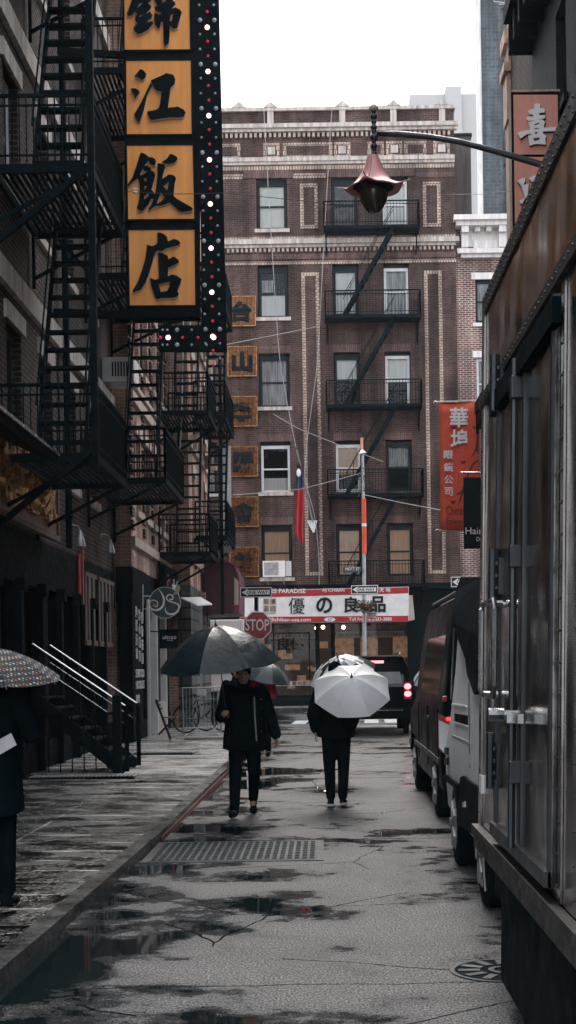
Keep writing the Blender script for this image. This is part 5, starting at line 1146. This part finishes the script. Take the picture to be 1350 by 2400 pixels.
MB().tube([(nx-.78, 9.9, 2.38), (nx-.80, 9.9, 2.55), (nx-.72, 9.9, 2.62), (nx-.1, 9.9, 2.62)], .028, 8).tube([(nx-.78, 11.3, 2.38), (nx-.8, 11.3, 2.5), (nx-.72, 11.3, 2.56), (nx-.1, 11.3, 2.56)], .02, 8).build('roof_rack', 'white_frame', nv)
for yy in (9.3, 13.26): MB().box(nx-.7, nx+.7, yy-.03, yy, 1.35, 2.1).build('end_window', 'carglass', nv)
m = MB()
for yy in (VY+.45, VY+2.0, VY+3.6): m.box(vx-1.022, vx-1.0, yy, yy+.012, .5, 1.2)
m.build('door_seam', 'darker', v); MB().box(vx-1.04, vx-1.01, VY+1.7, VY+1.86, 1.05, 1.09).build('door_handle', 'gunmetal', v)
MB().box(vx-1.03, vx-1.0, VY+.3, VY+4.4, .62, .68).build('trim_strip', 'gunmetal', v)
MB().tube([(vx-.80, VY+.3, 2.47), (vx-.80, VY+3.6, 2.47)], .02, 6).build('roof_rail', 'galv', v)
flank('door_seam', [(1063, 1470), (1065, 1470), (1058, 1640), (1056, 1640)], 'gunmetal', .01, -.004)
flank('door_seam', [(1098, 1600), (1100, 1600), (1103, 1800), (1101, 1800)], 'gunmetal', .01, -.004)
flank('body_crease', [(1062, 1722), (1100, 1738), (1100, 1743), (1062, 1727)], 'galv', .012, -.006)
flank('hub_cap', [(1092, 1880), (1099, 1878), (1099, 1892), (1092, 1892)], 'chrome', .012, -.03)
# truck
TX = .855; TY0, TY1 = 2.6, 8.08; Z0, Z1 = .735, 3.74
tk = root('box_truck', 'riveted stainless steel box truck filling the right edge with side doors', 'truck', (TX+1.1, 5, 0))
TF = Fr((TX, 0, 0), (0, 1, 0), (-1, 0, 0))
m = MB(); m.box(TX, TX+2.35, TY0, TY1, Z0, Z1)
def steelmat():
    m_, nt, b = nmat('riveted_steel'); tc = N(nt, 'ShaderNodeTexCoord'); v = tc.outputs['Object']
    mp = N(nt, 'ShaderNodeMapping'); mp.inputs['Scale'].default_value = (3, 3, .8); nt.links.new(v, mp.inputs[0])
    f = noise(nt, mp.outputs[0], 1.6, 5, .6); f2 = noise(nt, v, 7, 4)
    nt.links.new(mix(nt, 1., ramp(nt, f, [(.3, (.27, .25, .24)), (.7, (.34, .32, .31))]), ramp(nt, f2, [(.3, .75), (.7, 1.1)]), 'MULTIPLY'), b.inputs['Base Color'])
    b.inputs['Metallic'].default_value = 1.0; nt.links.new(ramp(nt, f2, [(.3, .13), (.7, .27)]), b.inputs['Roughness'])
    mp2 = N(nt, 'ShaderNodeMapping'); mp2.inputs['Scale'].default_value = (1, 1, .6); nt.links.new(v, mp2.inputs[0])
    bump(nt, b, noise(nt, mp2.outputs[0], 2.2, 1, .5), .03)
steelmat()
m.build('cargo_box', 'riveted_steel', tk)
zc_ = lambda py, d: EYE-(py-CY)/F*d
M('rail_dark', (.018, .017, .017), .5, .2, .5, 4, .003, 12); m = MB()
m.box(TY0, TY1, .002, .012, Z1-.10, Z1, TF); m.box(TY0, TY1+.02, .002, .025, Z1-.62, Z1-.56, TF); m.box(TY0, TY1+.01, .002, .035, Z0-.10, Z0+.02, TF); m.box(TY0, TY1, .004, .05, Z0-.02, Z0+.03, TF); m.build('edge_rail', 'rail_dark', tk)
m = MB(); m.box(TY1-.12, TY1, .002, .012, Z0+.03, Z1-.1, TF)
for y in (3.35, 4.3, 5.32, 7.30): m.box(y-.035, y+.035, .002, .010, Z0+.04, Z1-.62, TF)
m.build('panel_seam', 'riveted_steel', tk)
m = MB()                                  # rivets
for y in (3.33, 3.37, 4.28, 4.32, 5.0, 5.35, 5.29, 5.62, 6.0, 7.28, 7.33, 7.97, 8.05):
    z = Z0+.1
    while z < Z1-.65: m.ball(TF.p(y, .010, z), .0065, .0065, .0065, 6, 3); z += .12
y = TY0
while y < TY1: 
    for z in (Z1-.59, Z1-.03, Z1-.085): m.ball(TF.p(y, .013 if z > Z1-.5 else .026, z), .007, .007, .007, 6, 3)
    y += .09
m.build('rivets', 'gunmetal', tk, True)['kind'] = 'stuff'
dr = MB().box(5.42, 7.20, .004, .022, Z0+.08, Z1-.66, TF).build('side_door', 'riveted_steel', tk)
m = MB()
for y in (5.44, 6.22, 6.30, 7.16): m.box(y-.02, y+.02, .022, .034, Z0+.08, Z1-.66, TF)
m.box(5.42, 7.2, .022, .05, Z0+.08, Z0+.14, TF); m.build('door_frame', 'gunmetal', dr)
m = MB(); m.box(5.3, 7.32, .02, .055, Z1-.80, Z1-.70, TF); m.build('drip_rail', 'dark', dr)
def dpx(px): return TX*F/(px-CX)
m = MB()
for px in (1213,):
    y = dpx(px); m.tube([TF.p(y, .06, Z0+.12), TF.p(y, .06, Z1-.72)], .017, 8)
m.build('locking_bar', 'gunmetal', dr); m = MB()
for px, py in ((1213, 1325), (1213, 930), (1216, 1830)): 
    y = dpx(px); z = zc_(py, y); MB().box(y-.035, y+.035, .02, .08, z-.05, z+.05, TF).build('bar_guide', 'gunmetal', dr, bev=.006)
m = MB()
for px, py in ((1160, 915), (1160, 1370), (1158, 1800)):
    y = dpx(px); z = zc_(py, y); m.tube([TF.p(y, .05, z-.14), TF.p(y, .05, z+.14)], .024, 8); m.box(y-.10, y+.02, .02, .034, z-.09, z+.09, TF)
    for q in (-.06, 0, .06): m.ball(TF.p(y-.06, .038, z+q), .014, n=8, m=5)
m.build('hinge', 'gunmetal', dr)
m = MB(); ya, yb = dpx(1184), dpx(1246); za, zb = zc_(1428, ya), zc_(1650, ya); za2, zb2 = zc_(1428, yb), zc_(1650, yb)
zt_ = za-.0; zb_ = zb
m.tube([TF.p(6.9, .03, za), TF.p(6.9, .10, za)], .014, 8)
m.tube([TF.p(7.06, .03, za), TF.p(7.06, .11, za), TF.p(7.03, .12, za-.03), TF.p(7.03, .12, zb+.03), TF.p(7.06, .11, zb), TF.p(7.06, .03, zb)], .016, 8)
m.tube([TF.p(7.06, .11, za), TF.p(6.60, .11, za), TF.p(6.56, .11, za-.05), TF.p(6.56, .11, zb+.05), TF.p(6.6, .11, zb), TF.p(7.06, .11, zb)], .014, 8); m.build('grab_handle', 'chrome', dr)
y = dpx(1215); z = zc_(1700, y); m = MB(); m.box(y-.26, y+.18, .05, .075, z-.02, z+.02, TF); m.box(y-.025, y+.025, .02, .09, z-.028, z+.028, TF); m.tube([TF.p(y+.25, .07, z), TF.p(y+.25, .14, z)], .03, 8); m.build('latch', 'chrome', dr)
MB().box(TX+.08, TX+2.2, TY0, TY1-.05, .38, Z0-.1).build('chassis', 'rubber', tk)
MB().box(TX+.02, TX+.75, 7.02, 7.05, .06, .74).build('mud_flap', 'rubber', tk)
for yy in (6.45, 3.6):
    for sx in (0, 1): wheel(tk, TX+.03+sx*2.25, TX+.33+sx*1.65, yy, .50, 'gunmetal')
MB().box(TX-.012, TX+.02, 5.0, 7.0, .12, .64).build('shade_skirt', 'rubber', tk)  # black sheet added over the wheels to stand in for shade below
MB().box(TX+.25, TX+2.1, TY1+.05, TY1+.9, .6, 2.3).build('cab', 'dark', tk, bev=.08)
MB().tube([(TX-.02, 7.75, .66), (TX-.015, 7.72, .52), (TX-.01, 7.70, .44)], .010, 6).build('hanging_strap', 'steel', tk)
MB().box(TX-.015, TX, 7.9, 8.02, .95, 1.05).build('plate', 'white_paint', tk)
tk.rotation_euler = (0, R(1.3), 0)
# ============================================================ umbrellas
def umbrella(label, c, axis, Rr, h, mats, L=.75, nrib=8, spin=0., sag=.05, handle=True, group=None):
    t = root('umbrella', label, 'umbrella', (0, 0, 0), group)
    m = MB(); nr, na = 7, nrib*8
    def pt(tt, a):
        x = (a/(2*math.pi)*nrib) % 1; s_ = 1-(2*x-1)**2
        r = Rr*tt*(1-sag*s_*tt*1.2); z = h*(1-tt**1.9)-h*.10*s_*tt*(1-tt*.3); return Vector((r*math.cos(a+spin), r*math.sin(a+spin), z))
    m.v.append(Vector((0, 0, h)))
    for k in range(1, nr+1):
        for j in range(na): m.v.append(pt(k/nr, 2*math.pi*j/na))
    for j in range(na): m.f.append((0, 1+j, 1+(j+1) % na))
    for k in range(nr-1):
        for j in range(na): a = 1+k*na+j; b = 1+k*na+(j+1) % na; m.f.append((a, a+na, b+na, b))
    o = m.build('canopy', mats, t, True)
    o.data.set_sharp_from_angle(angle=R(9))
    if len(mats) > 1:
        for i, p in enumerate(o.data.polygons):
            a = math.atan2(p.center.y, p.center.x)-spin; r = math.hypot(p.center.x, p.center.y)/Rr
            p.material_index = (int((a % (2*math.pi))/(2*math.pi)*nrib*2)+int(r*3.2)) % 2
    for k in range(nrib):
        a = 2*math.pi*k/nrib; MB().tube([pt(u/6, a)+Vector((0, 0, -.010)) for u in range(1, 7)]+[pt(1.02, a)+Vector((0, 0, -.008))], .0035, 4).build('rib', 'gunmetal', t)
    MB().tube([(0, 0, h+.05), (0, 0, h-L)], .0065, 8).build('shaft', 'gunmetal', t)
    MB().lathe((0, 0, h), [(.02, -.01), (.016, .01), (.006, .03), (.004, .07)], 8).build('ferrule', 'gunmetal', t)
    MB().tube([(0, 0, h-L+.02), (0, 0, h-L-.10)], [.014, .012], 8).build('handle', 'rubber', t)
    t.rotation_mode = 'QUATERNION'; t.rotation_quaternion = Vector(axis).normalized().to_track_quat('Z', 'Y'); t.location = c
    return t
umbrella('large black umbrella shining wet, held by the man walking towards us', W(516, 1556, 15.9), (-.09, -.13, 1), .71, .43, ['umbblack'], .95, spin=.35)
umbrella('pale grey umbrella tilted towards us, hiding the head of the man walking away', W(824, 1618, 16.75), (.0, -.74, .78), .475, .22, ['umbwhite'], .70, spin=.42, sag=.07)
M('checkblack', (.02, .03, .035), .4)
umbrella('black and white checked umbrella just behind the pale grey one', W(803, 1580, 20.5), (-.25, -.35, .9), .50, .27, ['umbwhite', 'checkblack'], .7)
umbrella('black and white umbrella half hidden by the black van', W(992, 1582, 24.0)+Vector((.25, 0, 0)), (-.3, -.3, .9), .46, .24, ['umbwhite', 'checkblack'], .7, spin=.3)
umbrella('small dark grey umbrella right of the large black one', W(626, 1590, 27), (.22, -.18, 1), .46, .30, ['umbgrey'], .8, spin=.2)
def dots():
    m_, nt, b = nmat('dotted_fabric'); tc = N(nt, 'ShaderNodeTexCoord')
    mp = N(nt, 'ShaderNodeMapping'); mp.inputs['Scale'].default_value = (1, 1, .8); nt.links.new(tc.outputs['Object'], mp.inputs[0])
    vo = N(nt, 'ShaderNodeTexVoronoi'); vo.inputs['Scale'].default_value = 42; vo.inputs['Randomness'].default_value = .12; nt.links.new(mp.outputs[0], vo.inputs['Vector'])
    sep = N(nt, 'ShaderNodeSeparateColor'); nt.links.new(vo.outputs['Color'], sep.inputs[0])
    c = ramp(nt, sep.outputs[0], [(0, (.36, .34, .32)), (.35, (.34, .12, .03)), (.55, (.12, .15, .18)), (.75, (.26, .11, .07)), (.9, (.42, .42, .40))], 'CONSTANT')
    nt.links.new(mix(nt, ramp(nt, vo.outputs['Distance'], [(.30, 1.), (.38, 0.)]), (.015, .022, .028), c), b.inputs['Base Color']); b.inputs['Roughness'].default_value = .75; b.inputs['Specular IOR Level'].default_value = .1
dots()
umbrella('umbrella dotted in orange and white at the left edge', W(-35, 1590, 9.4), (.03, -.10, 1), .51, .205, ['dotted_fabric'], .85, spin=.2)
# ============================================================ people
def remesh(mb, name, mat, parent, vox, smooth=4):
    base = Vector(); me = bpy.data.meshes.new('t'); me.from_pydata(mb.v, [], mb.f); o = bpy.data.objects.new('t', me); COL.objects.link(o)
    bm = bmesh.new(); bm.from_mesh(me); bmesh.ops.recalc_face_normals(bm, faces=bm.faces); bm.to_mesh(me); bm.free()
    r = o.modifiers.new('r', 'REMESH'); r.mode = 'VOXEL'; r.voxel_size = vox
    s = o.modifiers.new('s', 'SMOOTH'); s.iterations = smooth; s.factor = .5
    dg = bpy.context.evaluated_depsgraph_get(); dg.update()
    m2 = bpy.data.meshes.new_from_object(o.evaluated_get(dg)); bpy.data.objects.remove(o); m2.name = name
    for p in m2.polygons: p.use_smooth = True
    return link(name, m2, mat, parent, base)
def limb(m, pts, rs, n=10):
    m.tube(pts, rs, n); m.ball(pts[0], rs[0], n=n, m=6); m.ball(pts[-1], rs[-1], n=n, m=6)
def hand(m, w, d, pn, curl, sgn, s=1.):
    """wrist w, pointing d, palm normal pn; fingers curl towards pn"""
    w = Vector(w); d = Vector(d).normalized(); pn = Vector(pn); pn = (pn-d*pn.dot(d)).normalized(); sd = d.cross(pn)*sgn
    fr = Matrix((sd, pn, d)).transposed()
    m.ball(w+d*.045*s, .040*s, .015*s, .052*s, 10, 6, fr)
    for k, (off, L) in enumerate(((.029, .070), (.010, .080), (-.010, .074), (-.028, .058))):
        p = w+d*.082*s+sd*off*s; a = curl*(.30+.04*k); q = p; pts = [p-d*.02*s]; 
        for j, f in enumerate((.44, .32, .24)):
            dd = d*math.cos(a)+pn*math.sin(a); q = q+dd*L*f*s; pts.append(q.copy()); a += curl*(.55+.05*k)
        limb(m, pts, [.0095*s, .009*s, .0082*s, .007*s], 7)
    b = w+d*.02*s+sd*.033*s
    limb(m, [b, b+(sd*.8+d*.8+pn*.3*curl).normalized()*.035*s, b+(sd*.45+d*1.1+pn*.6*curl).normalized()*.065*s], [.012*s, .010*s, .008*s], 7)
def person(label, loc, face, P, look, vox=.010, coat='cloth', pants='cloth', coat_len=.78, hair='cloth', hands=True, coat_r=1.0):
    """P: joints in person space (x right of travel.. +y forward, z up)"""
    t = root('person', label, 'person', (0, 0, 0)); J = {k: Vector(v) for k, v in P.items() if hasattr(v, '__len__')}
    m = MB(); hd = J['head']
    # torso
    pel, che, nek = J['pelvis'], J['chest'], J['neck']
    m.ball(pel, .155, .11, .13, 12, 8); m.ball((pel+che)/2, .135, .10, .17, 12, 8); m.ball(che, .165, .115, .17, 12, 8)
    limb(m, [J['shL'], che+Vector((0, 0, .1)), J['shR']], [.058, .075, .058]); limb(m, [che+Vector((0, 0, .1)), nek, hd-Vector((0, 0, .06))], [.07, .055, .052])
    # head with face
    fd = Vector(look).normalized(); rt = fd.cross(Vector((0, 0, 1))).normalized(); up = rt.cross(fd); H = Matrix((rt, fd, up)).transposed()
    m.ball(hd+up*.015, .076, .094, .105, 14, 10, H); m.ball(hd+fd*.022-up*.055, .055, .062, .06, 12, 8, H)
    m.ball(hd+fd*.093-up*.018, .013, .020, .024, 8, 6, H); m.ball(hd+fd*.083-up*.060, .024, .012, .008, 8, 5, H); m.ball(hd+fd*.080+up*.025, .055, .012, .010, 8, 5, H); m.ball(hd+fd*.068-up*.095, .02, .016, .014, 8, 5, H)
    for s in (-1, 1): m.ball(hd+rt*s*.077-up*.005-fd*.005, .010, .018, .030, 8, 6, H)
    for s in 'LR':
        limb(m, [J['hip'+s], J['kn'+s]], [.088, .056]); limb(m, [J['kn'+s], J['kn'+s].lerp(J['an'+s], .3), J['an'+s]], [.056, .055, .036])
        limb(m, [J['sh'+s], J['el'+s]], [.052, .040]); limb(m, [J['el'+s], J['wr'+s]], [.038, .027])
        limb(m, [J['an'+s]-Vector((0, 0, .02)), (J['an'+s]-Vector((0, 0, .04))).lerp(J['toe'+s], .45)], [.034, .022])
        if hands: hand(m, J['wr'+s], P['hd'+s], P['pn'+s], P['curl'+s], 1 if s == 'L' else -1, 1.0)
    body = remesh(m, 'body', 'skin', t, vox, 2)
    for s in (-1, 1): MB().ball(hd+fd*.083+rt*s*.031+up*.008, .012, .008, .007, 8, 5, H).build('eye', 'darker', t, True)
    m = MB(); m.ball(hd+up*.035-fd*.012, .088, .102, .098, 14, 9, H); m.ball(hd-fd*.045-up*.02, .075, .06, .07, 12, 7, H); o = m.build('hair', hair, t, True)
    # trousers
    m = MB(); m.ball(pel-Vector((0, 0, .02)), .168, .125, .13, 12, 8)
    for s in 'LR':
        limb(m, [J['hip'+s], J['kn'+s]], [.10, .075]); limb(m, [J['kn'+s], J['kn'+s].lerp(J['an'+s], .35), J['an'+s]+Vector((0, 0, .02))], [.074, .068, .058])
    remesh(m, 'trousers', pants, t, vox*1.2, 4)
    for s in 'LR':
        a, toe = J['an'+s], J['toe'+s]; d = (toe-a); d2 = Vector((d.x, d.y, 0)).normalized(); m = MB(); sdv = Vector((-d2.y, d2.x, 0))
        heel = a-d2*.055-Vector((0, 0, .045)); m2 = Matrix((sdv, d2, Vector((0, 0, 1)))).transposed()
        dn = (toe-heel).normalized(); m2 = Matrix((sdv, dn, sdv.cross(dn))).transposed()
        m.ball(heel.lerp(toe, .18), .040, .062, .042, 10, 7, m2); m.ball(heel.lerp(toe, .75), .048, .085, .034, 10, 7, m2); m.ball(heel.lerp(toe, .45), .040, .09, .038, 10, 7, m2); limb(m, [heel.lerp(toe, .15), a+Vector((0, 0, .06))], [.04, .046])
        sh = remesh(m, 'shoe', 'rubber', t, .010, 3)
    # coat with sleeves
    m = MB(); k = coat_r; zb = coat_len
    c0 = Vector((pel.x, pel.y, 0)); c1 = Vector((che.x, che.y, 0))
    rings = [(zb, .225*k, .175*k, 0), (zb+.15, .215*k, .165*k, 0), (pel.z+.1, .195*k, .145*k, .3), (1.12, .19*k, .14*k, .6), (che.z+.02, .205*k, .145*k, 1), (che.z+.13, .19*k, .13*k, 1), (nek.z-.01, .09, .085, 1)]
    i0 = len(m.v)
    for z, rx, ry, f in rings:
        c = c0.lerp(c1, f)
        for j in range(20): a = 2*math.pi*j/20; m.v.append(Vector((c.x+rx*math.cos(a)*(1+.03*math.sin(3*a)), c.y+ry*math.sin(a), z+(.02*math.sin(2*a+1) if f == 0 else 0))))
    for q in range(len(rings)-1):
        for j in range(20): a = i0+q*20+j; b = i0+q*20+(j+1) % 20; m.f.append((a, b, b+20, a+20))
    m.f.append(tuple(i0+j for j in range(20))[::-1]); m.f.append(tuple(i0+(len(rings)-1)*20+j for j in range(20)))
    limb(m, [nek-Vector((0, 0, .03)), nek+Vector((0, -.01, .03))], [.085, .075])
    for s in 'LR':
        limb(m, [J['sh'+s], J['sh'+s].lerp(J['el'+s], .5), J['el'+s]], [.088*k, .076*k, .068*k]); limb(m, [J['el'+s], J['wr'+s]-Vector(P['hd'+s]).normalized()*.01], [.066*k, .055*k])
    c = remesh(m, 'coat', coat, t, vox*1.2, 4)
    t.location = loc; t.rotation_euler = (0, 0, face); return t
def J_(**kw):
    d = dict(pelvis=(0, 0, .96), chest=(0, 0, 1.28), neck=(0, 0, 1.48), head=(0, .02, 1.62), shL=(-.18, 0, 1.40), shR=(.18, 0, 1.40), hipL=(-.085, 0, .92), hipR=(.085, 0, .92),
        knL=(-.09, .03, .50), knR=(.09, .03, .50), anL=(-.10, 0, .10), anR=(.10, 0, .10), toeL=(-.12, .17, .03), toeR=(.12, .17, .03),
        elL=(-.25, -.02, 1.13), elR=(.25, -.02, 1.13), wrL=(-.27, .06, .90), wrR=(.27, .06, .90), hdL=(0, .15, -1), hdR=(0, .15, -1), pnL=(1, 0, 0), pnR=(-1, 0, 0), curlL=.5, curlR=.5)
    d.update(kw); return d
# man towards us: person +y points to camera (face = pi); his left (x<0) shows at image right
PA = J_(knL=(-.10, .10, .50), anL=(-.07, -.20, .17), toeL=(-.075, -.05, .035), knR=(.11, .17, .53), anR=(.12, .26, .10), toeR=(.145, .44, .05),
    elR=(.27, -.02, 1.14), wrR=(.245, .16, 1.14), hdR=(-.25, .8, .30), pnR=(-.6, .2, .8), curlR=1.45,
    elL=(-.28, -.04, 1.13), wrL=(-.35, .05, .92), hdL=(-.22, .10, -1), pnL=(.8, .5, 0), curlL=.8, head=(.01, .03, 1.615))
mA = person('man in a black open coat walking towards us under the large umbrella', (-.91, 16.2, 0), math.pi, PA, (0, 1, -.08), .009, coat_len=.75, coat_r=1.17)
M('lining', (.22, .24, .25), .7)
o = MB(); o.bar((-.135, .172, .86), (-.12, .155, 1.12), .016, .006); o.bar((-.12, .155, 1.12), (-.115, .170, 1.36), .016, .006); o.build('coat_lining', 'lining', mA); 
o = MB(); 
for z in (1.33, 1.24, 1.1, .97): o.ball((-.19, .135, z), .009, n=8, m=5)
o.build('snap', 'chrome', mA)
# man walking away
PB = J_(knL=(-.085, .04, .50), anL=(-.075, -.03, .12), toeL=(-.08, .14, .03), knR=(.085, .08, .51), anR=(.07, .10, .11), toeR=(.09, .29, .04),
    elL=(-.28, -.03, 1.12), wrL=(-.25, .10, .93), elR=(.24, .02, 1.12), wrR=(.20, .22, .98), hdR=(0, .4, .6), pnR=(-1, 0, 0), curlR=1.4, chest=(0, .02, 1.27))
mB = person('person in dark clothes and white soled shoes walking away under the pale umbrella', (.13, 17.0, 0), 0, PB, (0, 1, 0), .009, coat_len=.84, coat_r=1.05)
M('sole', (.55, .54, .52), .5)
for x, y in ((-.078, -.055), (.075, .075)): MB().box(x-.04, x+.04, y-.05, y+.10, .028, .052).build('shoe_sole', 'sole', mB, bev=.01)
PC = J_(elL=(-.22, .10, 1.15), wrL=(-.10, .28, 1.25), hdL=(.4, .2, .8), curlL=1.3, pnL=(.5, -.5, 0))
pc = person('person in a red jacket under the small dark grey umbrella', (-1.18, 27.0, 0), R(170), PC, (0, 1, 0), .014, coat='red', coat_len=.72)
pd_ = person('person in dark clothes glimpsed left of the man in the black coat', (-1.50, 24.2, .0), R(200), PC, (-.5, 1, 0), .014, coat_len=.7)
pe = person('person under the checked umbrella, hidden behind the pale umbrella', (.175, 20.6, 0), 0, J_(elR=(.24, .05, 1.15), wrR=(.12, .2, 1.2), hdR=(0, 0, 1), curlR=1.4), (0, 1, 0), .014)
pf = person('person under the black and white umbrella beyond the black van', (1.85, 24.0, 0), 0, J_(elR=(.24, .05, 1.15), wrR=(.12, .2, 1.2), hdR=(0, 0, 1), curlR=1.4), (0, 1, 0), .014)
PG = J_(elR=(.25, .1, 1.15), wrR=(.16, .26, 1.30), hdR=(-.1, .1, 1), curlR=1.4, pnR=(-1, 0, 0), elL=(-.22, .05, 1.10), wrL=(-.05, .27, 1.02), hdL=(.6, .5, .1), pnL=(0, -.3, 1), curlL=1.2)
pg_ = person('person in black under the dotted umbrella at the left edge', (-2.22, 9.4, .13), 0, PG, (0, 1, 0), .010, coat_len=.62)
# paper held in hand and bag
t = root('paper', 'folded white paper held by the person under the dotted umbrella', 'paper', (-2.05, 9.3, 1.2))
MB().prism([W(-14, 1740, 9.15), W(26, 1718, 9.15), W(39, 1746, 9.17), W(-6, 1772, 9.17)], (0, .004, 0)).build('sheet', 'paper', t)
# ============================================================ wires
def cable(label, pts, d0, d1, r=.012, mat='wire', sag=0):
    P = []
    n = 16
    for i in range(n+1):
        t = i/n*(len(pts)-1); k = min(int(t), len(pts)-2); f = t-k; x = pts[k][0]+(pts[k+1][0]-pts[k][0])*f; y = pts[k][1]+(pts[k+1][1]-pts[k][1])*f
        P.append(W(x, y+sag*math.sin(math.pi*i/n), d0+(d1-d0)*i/n))
    o = MB().tube(P, r, 5).build('cable', mat); tag(o, label, 'cable')
    return o
cable('pale cable running down the tenement from parapet to the flag pole', [(618, 255), (632, 500), (655, 850), (676, 960), (694, 1052), (733, 1225)], 55.6, 55.4, .014)
cable('loose white cable hanging from the parapet past the fire escape to the awning', [(778, 250), (757, 600), (745, 850), (722, 1010), (713, 1120), (741, 1220), (748, 1320), (748, 1370)], 55.7, 55.5, .014)
cable('dark drain cable along the right part of the tenement', [(977, 248), (984, 540), (986, 760), (990, 1100)], 55.8, 55.8, .013, 'wiredark')
cable('cable strung across the yellow sign with a white insulator', [(200, 440), (292, 446), (400, 452), (530, 450), (760, 476)], 23.2, 23.2, .006, 'wiredark', 3)
cable('thin cable from the gold plates up to the fire escape', [(528, 808), (620, 790), (745, 765)], 55, 55, .014)
cable('cable sagging from the corner pole to the left', [(850, 1108), (700, 1143), (545, 1160)], 53.6, 52, .013, sag=4)
cable('cable from the corner pole up left past the white knots', [(898, 1082), (800, 1045), (700, 1005), (640, 970)], 53.6, 54, .012)
cable('cable from the corner pole to the red banner', [(855, 1160), (950, 1180), (1035, 1196)], 53.4, 45, .014)
cable('fine cable crossing the sky side to the pink sign', [(1046, 456), (1130, 455), (1200, 447)], 30, 26, .005, 'wiredark')
m = MB(); p = W(317, 447, 23.15); m.ball(p+Vector((0, 0, .02)), .045, .035, .022, 12, 6).ball(p-Vector((0, 0, .025)), .045, .035, .022, 12, 6); tag(m.build('insulator', 'white_paint', None, True), 'white double insulator hanging in front of the third orange panel', 'insulator')
# ============================================================ haze, sky, light, camera
hz = MB().box(-450, 450, -25, 1300, -1.5, 420).build('haze', None); hz['kind'] = 'stuff'
m_ = bpy.data.materials.new('haze_air'); m_.use_nodes = True; nt = m_.node_tree; nt.nodes.clear(); out = nt.nodes.new('ShaderNodeOutputMaterial'); pv = nt.nodes.new('ShaderNodeVolumePrincipled')
pv.inputs['Color'].default_value = (.93, .94, .95, 1); pv.inputs['Density'].default_value = HAZE; pv.inputs['Anisotropy'].default_value = .2; nt.links.new(pv.outputs[0], out.inputs['Volume']); hz.data.materials.append(m_)
sc = bpy.context.scene
w = bpy.data.worlds.new('World'); sc.world = w; w.use_nodes = True; nt = w.node_tree; bg = nt.nodes['Background']
sky = nt.nodes.new('ShaderNodeTexSky'); sky.sky_type = 'NISHITA'; sky.sun_disc = False; sky.sun_elevation = R(50); sky.sun_rotation = R(4); sky.dust_density = 4
bg.inputs['Strength'].default_value = .10; nt.links.new(sky.outputs[0], bg.inputs['Color'])
b2_ = nt.nodes.new('ShaderNodeBackground'); b2_.inputs['Color'].default_value = (.93, .965, 1, 1); b2_.inputs['Strength'].default_value = OVER
ad = nt.nodes.new('ShaderNodeAddShader'); nt.links.new(bg.outputs[0], ad.inputs[0]); nt.links.new(b2_.outputs[0], ad.inputs[1]); nt.links.new(ad.outputs[0], nt.nodes['World Output'].inputs['Surface'])
sl = bpy.data.lights.new('sun', 'SUN'); sl.energy = 3.2; sl.angle = R(28); sl.color = (1, .95, .9); so = bpy.data.objects.new('sun', sl); COL.objects.link(so)
el, az = R(50), R(4); dirv = Vector((math.sin(az)*math.cos(el), math.cos(az)*math.cos(el), math.sin(el))); so.rotation_mode = 'QUATERNION'; so.rotation_quaternion = dirv.to_track_quat('Z', 'Y')
cd = bpy.data.cameras.new('camera'); cam = bpy.data.objects.new('camera', cd); COL.objects.link(cam); sc.camera = cam
cd.sensor_fit = 'VERTICAL'; cd.sensor_height = 36; cd.sensor_width = 36; cd.lens = F/2400*36
cd.shift_x = -(CX-675)/2400; cd.shift_y = (CY-1200)/2400; cd.clip_end = 4000; cd.clip_start = .1
cam.matrix_world = Matrix.Translation((0, 0, EYE)) @ Matrix.Rotation(R(90), 4, 'X') @ Matrix.Rotation(-ROLL, 4, 'Z')
sc.view_settings.view_transform = 'Standard'; sc.view_settings.look = 'None'; sc.view_settings.exposure = EXPO; sc.view_settings.gamma = 1
sc.cycles.max_bounces = 8; sc.cycles.volume_bounces = 0
